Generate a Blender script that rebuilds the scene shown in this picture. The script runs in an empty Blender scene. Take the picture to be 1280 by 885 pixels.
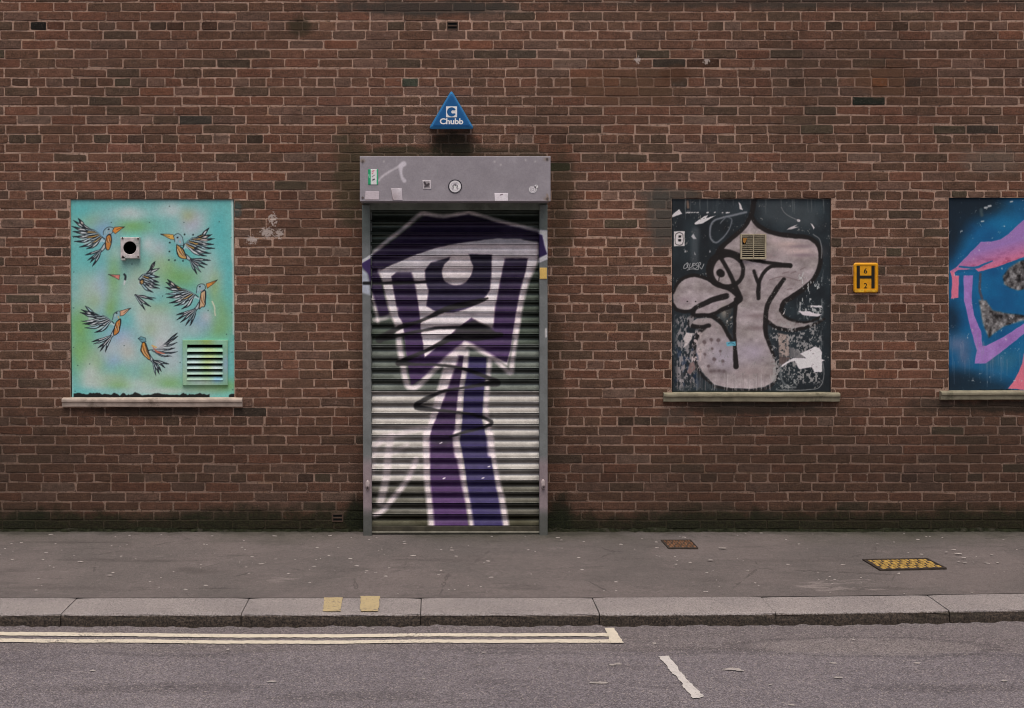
import bpy, bmesh, math, random
import numpy as np
from mathutils import Vector

R = math.radians
scene = bpy.context.scene
col = scene.collection
random.seed(7)
rng = np.random.default_rng(11)

# ------------------------------------------------------------------ camera
S = 0.00527                 # metres per photo pixel on the wall face
F = 1600.0                  # focal length in photo pixels (photo is 1280 wide)
D = F * S                   # camera to wall
CX, CY = 540.0, 360.0       # foot of the perpendicular from the camera to the wall
HC = (664 - CY) * S         # camera height above the wall foot
cam_d = bpy.data.cameras.new('camera')
cam = bpy.data.objects.new('camera', cam_d); col.objects.link(cam)
cam.location = (0, -D, HC); cam.rotation_euler = (R(90), 0, 0)
cam_d.sensor_width = 36; cam_d.lens = 36 * F / 1280
cam_d.shift_x = (640 - CX) / 1280; cam_d.shift_y = (CY - 442.5) / 1280
cam_d.clip_start = 0.05; cam_d.clip_end = 500
scene.camera = cam

# ------------------------------------------------------------------ light
SUN_EL, SUN_AZ = 68, -10     # degrees; azimuth from straight behind the camera
world = bpy.data.worlds.new('World'); scene.world = world; world.use_nodes = True
wn = world.node_tree; wn.nodes.clear()
wo = wn.nodes.new('ShaderNodeOutputWorld'); wb = wn.nodes.new('ShaderNodeBackground')
sky = wn.nodes.new('ShaderNodeTexSky'); sky.sky_type = 'NISHITA'; sky.sun_disc = False
sky.sun_elevation = R(SUN_EL); sky.sun_rotation = R(180 + SUN_AZ)
sky.air_density = 1.0; sky.dust_density = 6.0; sky.ozone_density = 0.3
wb.inputs['Strength'].default_value = 0.058
wn.links.new(sky.outputs[0], wb.inputs[0]); wn.links.new(wb.outputs[0], wo.inputs[0])
sun_d = bpy.data.lights.new('sun', 'SUN'); sun = bpy.data.objects.new('sun', sun_d); col.objects.link(sun)
sun_d.energy = 1.5; sun_d.angle = R(48); sun_d.color = (1.0, 0.94, 0.88)
sun.rotation_euler = (R(90 - SUN_EL), 0, R(SUN_AZ)); sun.location = (0, -6, 9)
vs = scene.view_settings
scene.display_settings.display_device = 'sRGB'
vs.view_transform = 'Standard'; vs.look = 'None'; vs.gamma = 1.0; vs.exposure = 0.45
vs.use_curve_mapping = False
scene.cycles.filter_width = 1.0
KV = np.array([0.66, 0.64, 0.64])    # what a white vertical surface shows in this light
KG = np.array([1.05, 1.03, 1.05])    # what a white horizontal surface shows

# ------------------------------------------------------------------ geometry of the view
def P(px, py, Y=0.0):
    k = (D + Y) / F
    return ((px - CX) * k, Y, HC + (CY - py) * k)
FALL = 0.039
def pave_z(Y): return FALL * Y
KERB_TOP, ROAD_Z = -0.071, -0.1365
def G(px, py, z):                       # point of a level plane seen at a photo pixel
    d = F * (HC - z) / (py - CY)
    return ((px - CX) * d / F, d - D, z)
def GP(px, py):                         # point of the sloping pavement
    d = (HC + FALL * D) / ((py - CY) / F + FALL)
    return ((px - CX) * d / F, d - D, FALL * (d - D))

def s2l(c):
    c = np.asarray(c, float) / 255.0
    return np.where(c <= 0.04045, c / 12.92, ((c + 0.055) / 1.055) ** 2.4)
def V(*c): return tuple(np.clip(s2l(c) / KV, 0.004, 0.92))      # albedo of a vertical thing
def Gr(*c): return tuple(np.clip(s2l(c) / KG, 0.004, 0.92))     # albedo of a level thing

# ------------------------------------------------------------------ objects
def tag(o, label=None, cat=None, group=None, kind=None):
    if label: o['label'] = label
    if cat: o['category'] = cat
    if group: o['group'] = group
    if kind: o['kind'] = kind
    return o
def link(name, me, m=None, parent=None):
    o = bpy.data.objects.new(name, me); col.objects.link(o)
    if m is not None: me.materials.append(m)
    if parent is not None: o.parent = parent
    return o
def empty(name, loc=(0, 0, 0)):
    o = bpy.data.objects.new(name, None); col.objects.link(o); o.location = loc
    o.empty_display_size = 0.1
    return o
def mesh(name, verts, faces, m=None, parent=None, colors=None, smooth=False):
    me = bpy.data.meshes.new(name)
    me.from_pydata([tuple(v) for v in verts], [], [tuple(f) for f in faces])
    if colors is not None:
        a = me.color_attributes.new('Col', 'FLOAT_COLOR', 'POINT')
        c = np.ones((len(verts), 4), np.float32); c[:, :3] = colors
        a.data.foreach_set('color', c.ravel())
    if smooth: me.polygons.foreach_set('use_smooth', [True] * len(me.polygons))
    o = link(name, me, m)
    if parent is not None:
        o.parent = parent
        o.location = -world_loc(parent)
    return o
def world_loc(o):
    l = Vector(o.location); p = o.parent
    while p is not None: l = l + Vector(p.location); p = p.parent
    return l
class MB:
    def __init__(s): s.v = []; s.f = []
    def box(s, x0, y0, z0, x1, y1, z1, bev=0.0):
        b = bmesh.new(); bmesh.ops.create_cube(b, size=1)
        for v in b.verts:
            v.co = Vector(((x0 + x1) / 2 + v.co.x * (x1 - x0), (y0 + y1) / 2 + v.co.y * (y1 - y0), (z0 + z1) / 2 + v.co.z * (z1 - z0)))
        if bev > 0: bmesh.ops.bevel(b, geom=b.edges[:], offset=bev, segments=2, profile=0.5, affect='EDGES')
        s.bm(b); return s
    def bm(s, b):
        b.verts.index_update(); n = len(s.v)
        s.v += [v.co.copy() for v in b.verts]; s.f += [[n + v.index for v in f.verts] for f in b.faces]
        b.free(); return s
    def prism(s, pts, y0, y1, bev=0.0):                 # outline in (x, z), front at y0
        b = bmesh.new(); vs_ = [b.verts.new((p[0], y0, p[1])) for p in pts]
        f = b.faces.new(vs_); r = bmesh.ops.extrude_face_region(b, geom=[f])
        for e in r['geom']:
            if isinstance(e, bmesh.types.BMVert): e.co.y = y1
        bmesh.ops.recalc_face_normals(b, faces=b.faces[:])
        if bev > 0:
            es = [e for e in b.edges if all(abs(v.co.y - y0) < 1e-6 for v in e.verts)]
            bmesh.ops.bevel(b, geom=es, offset=bev, segments=3, profile=0.5, affect='EDGES')
        s.bm(b); return s
    def tube(s, c, r, y0, y1, n=20):
        s.prism([(c[0] + r * math.cos(2 * math.pi * i / n), c[1] + r * math.sin(2 * math.pi * i / n)) for i in range(n)], y0, y1); return s
    def build(s, name, m, parent=None, smooth=False): return mesh(name, s.v, s.f, m, parent, smooth=smooth)

# ------------------------------------------------------------------ material helper
class Mat:
    def __init__(s, name, rough=0.85, spec=0.3, metal=0.0):
        s.m = bpy.data.materials.new(name); s.m.use_nodes = True; s.nt = s.m.node_tree
        s.n = s.nt.nodes; s.b = s.n['Principled BSDF']
        s.b.inputs['Roughness'].default_value = rough; s.b.inputs['Specular IOR Level'].default_value = spec
        s.b.inputs['Metallic'].default_value = metal
        s._pos = None
    def lk(s, a, b): s.nt.links.new(a, b)
    def pos(s):
        if s._pos is None: s._pos = s.n.new('ShaderNodeNewGeometry').outputs['Position']
        return s._pos
    def put(s, sock, v):
        if hasattr(v, 'is_output') or isinstance(v, bpy.types.NodeSocket): s.lk(v, sock)
        elif isinstance(v, (tuple, list, np.ndarray)) and len(sock.default_value) == 4: sock.default_value = (*[float(x) for x in v][:3], 1)
        else: sock.default_value = v
    def attr(s, n='Col'):
        a = s.n.new('ShaderNodeAttribute'); a.attribute_name = n; return a.outputs['Color']
    def scaled(s, sc, off=(0, 0, 0)):
        mp = s.n.new('ShaderNodeMapping'); s.lk(s.pos(), mp.inputs['Vector'])
        mp.inputs['Scale'].default_value = sc; mp.inputs['Location'].default_value = off; return mp.outputs[0]
    def noise(s, scale, detail=4, rough=0.55, vec=None, out='Fac', dist=0.0):
        t = s.n.new('ShaderNodeTexNoise'); s.lk(vec if vec is not None else s.pos(), t.inputs['Vector'])
        t.inputs['Scale'].default_value = scale; t.inputs['Detail'].default_value = detail
        t.inputs['Roughness'].default_value = rough; t.inputs['Distortion'].default_value = dist
        return t.outputs[out]
    def voro(s, scale, out='Distance', vec=None, feature='F1'):
        t = s.n.new('ShaderNodeTexVoronoi'); t.feature = feature
        s.lk(vec if vec is not None else s.pos(), t.inputs['Vector']); t.inputs['Scale'].default_value = scale
        return t.outputs[out]
    def rng(s, v, a, b, c=0.0, d=1.0, smooth=True):
        t = s.n.new('ShaderNodeMapRange'); t.interpolation_type = 'SMOOTHSTEP' if smooth else 'LINEAR'
        s.put(t.inputs['Value'], v)
        for k, x in zip(('From Min', 'From Max', 'To Min', 'To Max'), (a, b, c, d)): t.inputs[k].default_value = x
        return t.outputs[0]
    def math(s, op, a, b=0.0, clamp=False):
        t = s.n.new('ShaderNodeMath'); t.operation = op; t.use_clamp = clamp
        s.put(t.inputs[0], a); s.put(t.inputs[1], b); return t.outputs[0]
    def vlen(s, v):
        t = s.n.new('ShaderNodeVectorMath'); t.operation = 'LENGTH'; s.lk(v, t.inputs[0]); return t.outputs['Value']
    def mix(s, fac, a, b, mode='MIX'):
        t = s.n.new('ShaderNodeMix'); t.data_type = 'RGBA'; t.blend_type = mode
        s.put(t.inputs[0], fac); s.put(t.inputs[6], a); s.put(t.inputs[7], b); return t.outputs[2]
    def mul(s, c, f):
        t = s.n.new('ShaderNodeVectorMath'); t.operation = 'SCALE'; s.lk(c, t.inputs[0]); s.put(t.inputs['Scale'], f); return t.outputs[0]
    def comp(s, i):
        t = s.n.new('ShaderNodeSeparateXYZ'); s.lk(s.pos(), t.inputs[0]); return t.outputs[i]
    def base(s, c): s.put(s.b.inputs['Base Color'], c); return s
    def bump(s, h, strength, dist):
        t = s.n.new('ShaderNodeBump'); t.inputs['Strength'].default_value = strength; t.inputs['Distance'].default_value = dist
        s.lk(h, t.inputs['Height']); s.lk(t.outputs[0], s.b.inputs['Normal']); return s

# stains and dark bands that lie on brick and mortar alike: photo x, y, half sizes, colour, strength
WALL_MARKS = [
    (567, 181, 31, 19, (.014, .017, .010), .82), (505, 190, 48, 8, (.030, .033, .018), .75), (620, 192, 60, 7, (.03, .03, .018), .6),
    (828, 275, 20, 40, (.085, .082, .072), .8), (836, 243, 40, 8, (.08, .076, .066), .7), (535, 10, 130, 10, (.045, .045, .04), .8),
    (1010, 4, 330, 6, (.05, .047, .04), .6),
    (190, 515, 85, 8, (.022, .018, .013), .8), (940, 510, 95, 9, (.028, .026, .02), .8), (1270, 508, 90, 8, (.026, .024, .018), .8),  # dark bands straight below the three sills
    (446, 650, 15, 30, (.012, .016, .009), .95), (700, 648, 20, 30, (.012, .018, .009), .95),
    (440, 225, 22, 60, (.055, .05, .026), .65), (702, 250, 18, 75, (.045, .036, .02), .6), (780, 108, 75, 22, (.155, .078, .042), .4),
    (1105, 100, 40, 22, (.155, .075, .04), .4), (375, 34, 14, 12, (.03, .03, .016), .7), (1240, 200, 38, 18, (.16, .14, .115), .4),
    (690, 470, 14, 90, (.05, .035, .02), .4), (297, 262, 6, 10, (.06, .12, .12), .5),
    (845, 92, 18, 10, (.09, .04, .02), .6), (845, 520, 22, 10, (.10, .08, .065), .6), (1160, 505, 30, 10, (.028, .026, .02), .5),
]
CHALK = [(797, 75, 4.5, 4), (883, 76, 4, 4), (341, 274, 5, 8), (334, 291, 9, 7), (349, 292, 5, 6), (315, 300, 7, 5)]
def stains_and_tones(M, c):
    wob = M.noise(9, 4, .7); wob2 = M.noise(60, 4, .75)
    big = M.noise(.9, 3, .55); c = M.mul(c, M.rng(M.noise(.55, 4, .6, M.scaled((1, 1, 1.3), (11, 3, 6))), .3, .7, .78, 1.2, False))
    c = M.mix(M.rng(big, .48, .72, 0, .34), c, (.062, .047, .034))
    big2 = M.noise(1.5, 4, .6, M.scaled((1, 1, 1.8), (7, 3, 5)))
    c = M.mix(M.rng(big2, .56, .75, 0, .22), c, (.17, .11, .09))
    for (x, y, rx, ry, cc, st) in WALL_MARKS:
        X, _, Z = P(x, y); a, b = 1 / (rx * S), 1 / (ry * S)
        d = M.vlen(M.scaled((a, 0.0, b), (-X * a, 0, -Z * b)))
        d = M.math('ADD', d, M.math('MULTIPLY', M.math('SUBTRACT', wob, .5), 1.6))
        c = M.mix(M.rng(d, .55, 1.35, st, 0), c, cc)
    for (x, y, rx, ry) in CHALK:
        X, _, Z = P(x, y); a, b = 1 / (rx * S), 1 / (ry * S)
        d = M.vlen(M.scaled((a, 0.0, b), (-X * a, 0, -Z * b)))
        d = M.math('ADD', d, M.math('MULTIPLY', M.math('SUBTRACT', wob2, .5), 5.2))
        c = M.mix(M.rng(d, .75, .9, .9, 0), c, (.52, .44, .40))
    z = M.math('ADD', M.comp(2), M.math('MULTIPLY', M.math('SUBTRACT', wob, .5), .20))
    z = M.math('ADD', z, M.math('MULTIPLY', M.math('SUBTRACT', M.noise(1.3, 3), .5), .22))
    c = M.mix(M.rng(z, .35, 1.15, .46, 0), c, (.034, .0225, .0165))  # lower wall darker, fading out upwards
    c = M.mix(M.rng(z, .08, .20, .86, 0), c, M.mix(M.rng(wob2, .4, .7), (.010, .013, .007), (.028, .034, .014)))
    return c

def m_brick():
    M = Mat('weathered_brick', .92, .2)
    c = M.attr()
    f = M.noise(15, 5, .7, M.scaled((1, 1, 2.2)))
    c = M.mul(c, M.rng(f, .3, .72, .62, 1.42, False))
    c = M.mix(M.rng(M.noise(30, 4, .7), .54, .72, 0, .55), c, M.mul(c, .5))
    c = M.mix(M.rng(M.noise(24, 4, .7, M.scaled((1, 1, 1.4), (4, 9, 2))), .58, .70, 0, .6), c, (.215, .15, .125))
    c = M.mul(c, M.rng(M.noise(95, 3, .8), .3, .7, .6, 1.42, False))
    c = M.mix(M.rng(M.noise(150, 2, .6), .62, .72, 0, .6), c, (.26, .185, .155))
    c = M.mix(M.rng(M.noise(170, 2, .6, M.scaled((1, 1, 1), (3, 1, 8))), .62, .72, 0, .8), c, (.02, .015, .012))
    M.base(stains_and_tones(M, c))
    M.bump(M.math('ADD', M.noise(120, 5, .7), M.math('MULTIPLY', M.noise(30, 3), .8)), .8, .005)
    return M.m
def m_mortar():
    M = Mat('old_mortar', .95, .15)
    c = M.mix(M.rng(M.noise(2.2, 4), .35, .65), (.51, .335, .255), (.44, .29, .222))
    c = M.mix(M.rng(M.noise(9, 5, .75), .50, .64, 0, .66), c, (.17, .105, .074))
    c = M.mix(M.rng(M.noise(4, 3, .6, M.scaled((1, 1, 1), (5, 2, 9))), .58, .70, 0, .6), c, (.40, .23, .13))
    c = M.mix(M.rng(M.noise(90, 3, .75), .52, .66, 0, .55), c, (.60, .48, .41))
    c = M.mix(M.rng(M.noise(48, 4, .8, M.scaled((1, 1, 1), (2, 2, 2))), .53, .62, 0, .85), c, (.10, .066, .05))
    M.base(stains_and_tones(M, c))
    M.bump(M.noise(160, 4, .7), .7, .004)
    return M.m
def m_paint(name, rough=.55, spec=.35, bump=.12, grime=.25, metal=False):
    M = Mat(name, rough, spec)
    c = M.attr()
    c = M.mul(c, M.rng(M.noise(14, 5, .7), .3, .7, 1 - grime, 1 + grime * .6, False))
    c = M.mul(c, M.rng(M.noise(110, 3, .7), .3, .7, .9, 1.08, False))
    M.base(c); M.bump(M.noise(60, 4, .6), bump, .003)
    if metal:
        at = M.n.new('ShaderNodeAttribute'); at.attribute_name = 'Col'; M.lk(M.rng(at.outputs['Alpha'], 0, 1, .3, .92, False), M.b.inputs['Metallic'])
    return M.m
def m_plain(name, c, rough=.7, spec=.3, var=.25, scale=20, metal=0.0, bump=.15, c2=None, spots=0.0):
    M = Mat(name, rough, spec, metal)
    k = M.mix(M.rng(M.noise(scale, 5, .65), .3, .7), tuple(np.array(c) * (1 - var)), tuple(np.minimum(np.array(c) * (1 + var * .7), .95)))
    if c2 is not None: k = M.mix(M.rng(M.noise(scale * .45, 5, .7, M.scaled((1, 1, 1), (3, 8, 1))), .52, .68, 0, .85), k, c2)
    M.base(k); M.bump(M.noise(scale * 5, 4, .6), bump, .003)
    return M.m
def m_pavement():
    M = Mat('pavement_asphalt', .93, .25)
    a = M.mix(M.rng(M.noise(1.1, 4, .6), .32, .68), Gr(119, 109, 108), Gr(103, 96, 95))
    a = M.mix(M.rng(M.noise(5.5, 5, .65, M.scaled((.5, 1.6, 1))), .52, .74, 0, .6), a, Gr(90, 83, 82))
    a = M.mix(M.rng(M.noise(7, 5, .7, M.scaled((1, 1, 1), (2, 7, 1))), .56, .76, 0, .45), a, Gr(134, 124, 123))
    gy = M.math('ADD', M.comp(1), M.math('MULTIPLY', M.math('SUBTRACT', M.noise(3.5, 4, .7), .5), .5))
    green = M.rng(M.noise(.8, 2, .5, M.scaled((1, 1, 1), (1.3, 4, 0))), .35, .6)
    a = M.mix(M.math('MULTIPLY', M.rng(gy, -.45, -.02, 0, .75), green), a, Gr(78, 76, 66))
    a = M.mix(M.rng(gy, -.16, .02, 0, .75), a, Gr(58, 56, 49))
    for (px, py, r1, r2, st) in ((245, 712, .22, .10, .4), (95, 678, .5, .04, .5), (265, 735, .12, .03, .5), (150, 700, .7, .05, .3), (1095, 735, .35, .05, .35), (560, 700, .5, .06, .25), (1000, 700, .8, .05, .25), (60, 735, .5, .05, .3)):
        X, Y_, _ = GP(px, py); d = M.vlen(M.scaled((1 / r1, 1 / r2, 0), (-X / r1, -Y_ / r2, 0)))
        d = M.math('ADD', d, M.math('MULTIPLY', M.math('SUBTRACT', M.noise(8, 5, .75), .5), 2.0))
        a = M.mix(M.rng(d, .3, 1.0, st, 0), a, Gr(80, 73, 72))
    for (px, py, r1, r2) in ((1050, 731, .34, .16), (75, 714, .12, .02), (370, 724, .3, .06), (1200, 695, .12, .05)):
        X, Y_, _ = GP(px, py); d = M.vlen(M.scaled((1 / r1, 1 / r2, 0), (-X / r1, -Y_ / r2, 0)))
        d = M.math('ADD', d, M.math('MULTIPLY', M.math('SUBTRACT', M.noise(14, 5, .75, M.scaled((.35, 1, 1))), .5), 5.0))
        a = M.mix(M.rng(d, .0, .5, .5, 0), a, Gr(158, 146, 144))
    a = M.mul(a, M.rng(M.noise(170, 3, .75), .3, .7, .68, 1.32, False)); a = M.mul(a, M.rng(M.noise(42, 4, .75), .3, .7, .84, 1.16, False))
    sp = M.voro(150)
    a = M.mix(M.rng(sp, .10, .22, .45, 0), a, Gr(150, 140, 138))
    a = M.mix(M.rng(M.noise(260, 2, .6), .63, .72, 0, .65), a, Gr(62, 57, 57))
    cr = M.voro(1.35, vec=M.scaled((1, 1, 1), (.3, .7, 0)), feature='DISTANCE_TO_EDGE')
    cr = M.math('ADD', cr, M.math('MULTIPLY', M.math('SUBTRACT', M.noise(6, 4, .7), .5), .10))
    crm = M.math('MULTIPLY', M.rng(M.math('ABSOLUTE', cr), .003, .009, .4, 0), M.rng(M.noise(1.6, 2, .5, M.scaled((1, 1, 1), (9, 9, 0))), .52, .6))
    a = M.mix(crm, a, Gr(58, 53, 52))
    M.base(a)
    M.bump(M.math('ADD', M.noise(150, 3, .7), M.math('MULTIPLY', sp, .5)), .6, .005)
    return M.m
def m_road():
    M = Mat('road_asphalt', .92, .25)
    a = M.mix(M.rng(M.noise(1.3, 4, .6), .3, .7), Gr(142, 133, 138), Gr(129, 121, 127))
    a = M.mix(M.rng(M.noise(4.5, 4, .65, M.scaled((.5, 1.5, 1), (3, 5, 0))), .55, .75, 0, .55), a, Gr(102, 94, 98))
    y = M.math('ADD', M.comp(1), M.math('MULTIPLY', M.math('SUBTRACT', M.noise(1.2, 4, .6), .5), .22))
    y = M.math('ADD', y, M.math('MULTIPLY', M.math('SUBTRACT', M.noise(25, 3, .6), .5), .03))
    a = M.mix(M.rng(y, -2.33, -2.27, 0, .5), a, Gr(128, 118, 117))
    seam = M.rng(M.math('ABSOLUTE', M.math('ADD', y, 2.35)), .0, .05, .38, 0)
    a = M.mix(M.math('MULTIPLY', seam, M.rng(M.noise(.9, 2), .38, .6)), a, Gr(78, 72, 75))
    a = M.mix(M.rng(M.noise(.7, 4, .65, M.scaled((.6, 2.2, 1), (8, 1, 3))), .55, .68, 0, .35), a, Gr(108, 99, 103))
    X, Y_, _ = G(1085, 808, ROAD_Z); d = M.vlen(M.scaled((1 / .62, 1 / .17, 0), (-X / .62, -Y_ / .17, 0)))
    d = M.math('ADD', d, M.math('MULTIPLY', M.math('SUBTRACT', M.noise(5, 4, .7), .5), .5))
    a = M.mix(M.rng(d, .75, .95, .5, 0), a, Gr(150, 140, 140)); a = M.mix(M.rng(M.math('ABSOLUTE', M.math('SUBTRACT', d, 1.0)), .02, .12, .4, 0), a, Gr(92, 85, 88))
    for (px, py, r1, r2) in ((850, 812, .5, .06), (845, 854, .09, .02), (620, 812, .3, .04), (1190, 860, .5, .08), (200, 860, .6, .1), (460, 870, .4, .1)):
        X, Y_, _ = G(px, py, ROAD_Z); d = M.vlen(M.scaled((1 / r1, 1 / r2, 0), (-X / r1, -Y_ / r2, 0)))
        d = M.math('ADD', d, M.math('MULTIPLY', M.math('SUBTRACT', M.noise(9, 4, .7), .5), 1.4))
        a = M.mix(M.rng(d, .4, 1.1, .38, 0), a, Gr(88, 81, 84))
    v = M.voro(150, 'Color'); vd = M.voro(150)
    sepr = M.n.new('ShaderNodeSeparateXYZ'); M.lk(v, sepr.inputs[0])
    a = M.mul(a, M.rng(sepr.outputs[0], 0, 1, .68, 1.3, False))
    a = M.mix(M.rng(sepr.outputs[1], .86, .93, 0, .8), a, Gr(172, 160, 158))
    a = M.mix(M.rng(vd, .45, .75, 0, .55), a, Gr(62, 56, 58))
    a = M.mul(a, M.rng(M.noise(40, 3, .7), .3, .7, .86, 1.13, False))
    M.base(a)
    M.bump(M.math('ADD', M.math('MULTIPLY', vd, -1.0), M.noise(60, 3, .6)), .8, .006)
    return M.m
def m_kerb():
    M = Mat('granite_kerb', .88, .3)
    a = M.mix(M.rng(M.noise(2.4, 4, .6), .3, .7), Gr(163, 153, 152), Gr(149, 140, 140))
    v = M.voro(210, 'Color'); sx = M.n.new('ShaderNodeSeparateXYZ'); M.lk(v, sx.inputs[0])
    a = M.mul(a, M.rng(sx.outputs[0], 0, 1, .72, 1.25, False))
    a = M.mix(M.rng(sx.outputs[1], .88, .95, 0, .6), a, Gr(90, 82, 80))
    g = M.n.new('ShaderNodeNewGeometry'); sn = M.n.new('ShaderNodeSeparateXYZ'); M.lk(g.outputs['Normal'], sn.inputs[0])
    wob = M.noise(60, 4, .8)
    z = M.math('ADD', M.comp(2), M.math('MULTIPLY', M.math('SUBTRACT', wob, .5), .026))
    algae = M.mix(M.rng(M.noise(90, 4, .75), .35, .68), V(24, 20, 17), V(74, 63, 55))
    algae = M.mix(M.rng(M.noise(5, 3, .6), .5, .7, 0, .5), algae, V(44, 41, 30))
    a = M.mix(M.rng(z, -.086, -.078, .97, 0), a, algae)
    M.base(a); M.bump(M.math('ADD', M.noise(120, 4, .75), M.math('MULTIPLY', M.noise(26, 4, .7), 2.0)), .7, .006)
    return M.m
def m_marking(name, c, worn):  # thermoplastic, worn through to the stone in places
    M = Mat(name, .75, .3)
    a = M.mix(M.rng(M.noise(22, 5, .7), .35, .7, 0, .55), c, tuple(np.array(c) * .78))
    w = M.rng(M.math('ADD', M.math('MULTIPLY', M.noise(70, 4, .8), .7), M.math('MULTIPLY', M.noise(3, 3), .3)), .57 - worn * .08, .66 - worn * .08)
    a = M.mix(w, a, Gr(112, 103, 103))
    M.base(a); M.bump(M.noise(120, 3, .7), .5, .004)
    return M.m

BRICK, MORTAR = m_brick(), m_mortar()
PANEL = m_paint('painted_board', .6, .3, .12, .06)
SHUTTER = m_paint('sprayed_steel', .42, .5, .07, .2, True)
HOUSE_M = m_paint('grey_coated_steel', .5, .4, .05, .10)
STICKER = m_paint('paper_sticker', .75, .2, .1, .12)
PAVE, ROAD, KERB = m_pavement(), m_road(), m_kerb()
DARK = m_plain('dark_void', (.01, .01, .01), .9, .1, .2)

# ------------------------------------------------------------------ paint laid on a fine grid of the surface
class Noise2:
    def __init__(s, seed, n=96): s.g = np.random.default_rng(seed).random((n, n)); s.n = n
    def __call__(s, x, y):
        xi, yi = np.floor(x).astype(int), np.floor(y).astype(int); fx, fy = x - xi, y - yi
        fx, fy = fx * fx * (3 - 2 * fx), fy * fy * (3 - 2 * fy); n = s.n; g = s.g
        a, b = g[yi % n, xi % n], g[yi % n, (xi + 1) % n]; c, d = g[(yi + 1) % n, xi % n], g[(yi + 1) % n, (xi + 1) % n]
        return (a * (1 - fx) + b * fx) * (1 - fy) + (c * (1 - fx) + d * fx) * fy
    def fbm(s, x, y, o=4):
        t, a, q = 0, .5, 0
        for i in range(o): t = t + a * s(x * 2 ** i + 13.7 * i, y * 2 ** i + 5.1 * i); q += a; a *= .5
        return t / q
def crv(pts, k=6):                                  # smooth curve through points
    p = np.asarray(pts, float)
    if len(p) < 3: return p
    q = np.vstack([2 * p[0] - p[1], p, 2 * p[-1] - p[-2]]); out = []
    for i in range(1, len(q) - 2):
        for t in np.linspace(0, 1, k, endpoint=False):
            a, b, c, d = q[i - 1], q[i], q[i + 1], q[i + 2]
            out.append(.5 * (2 * b + (c - a) * t + (2 * a - 5 * b + 4 * c - d) * t * t + (3 * b - a - 3 * c + d) * t ** 3))
    out.append(p[-1]); return np.array(out)
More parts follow.
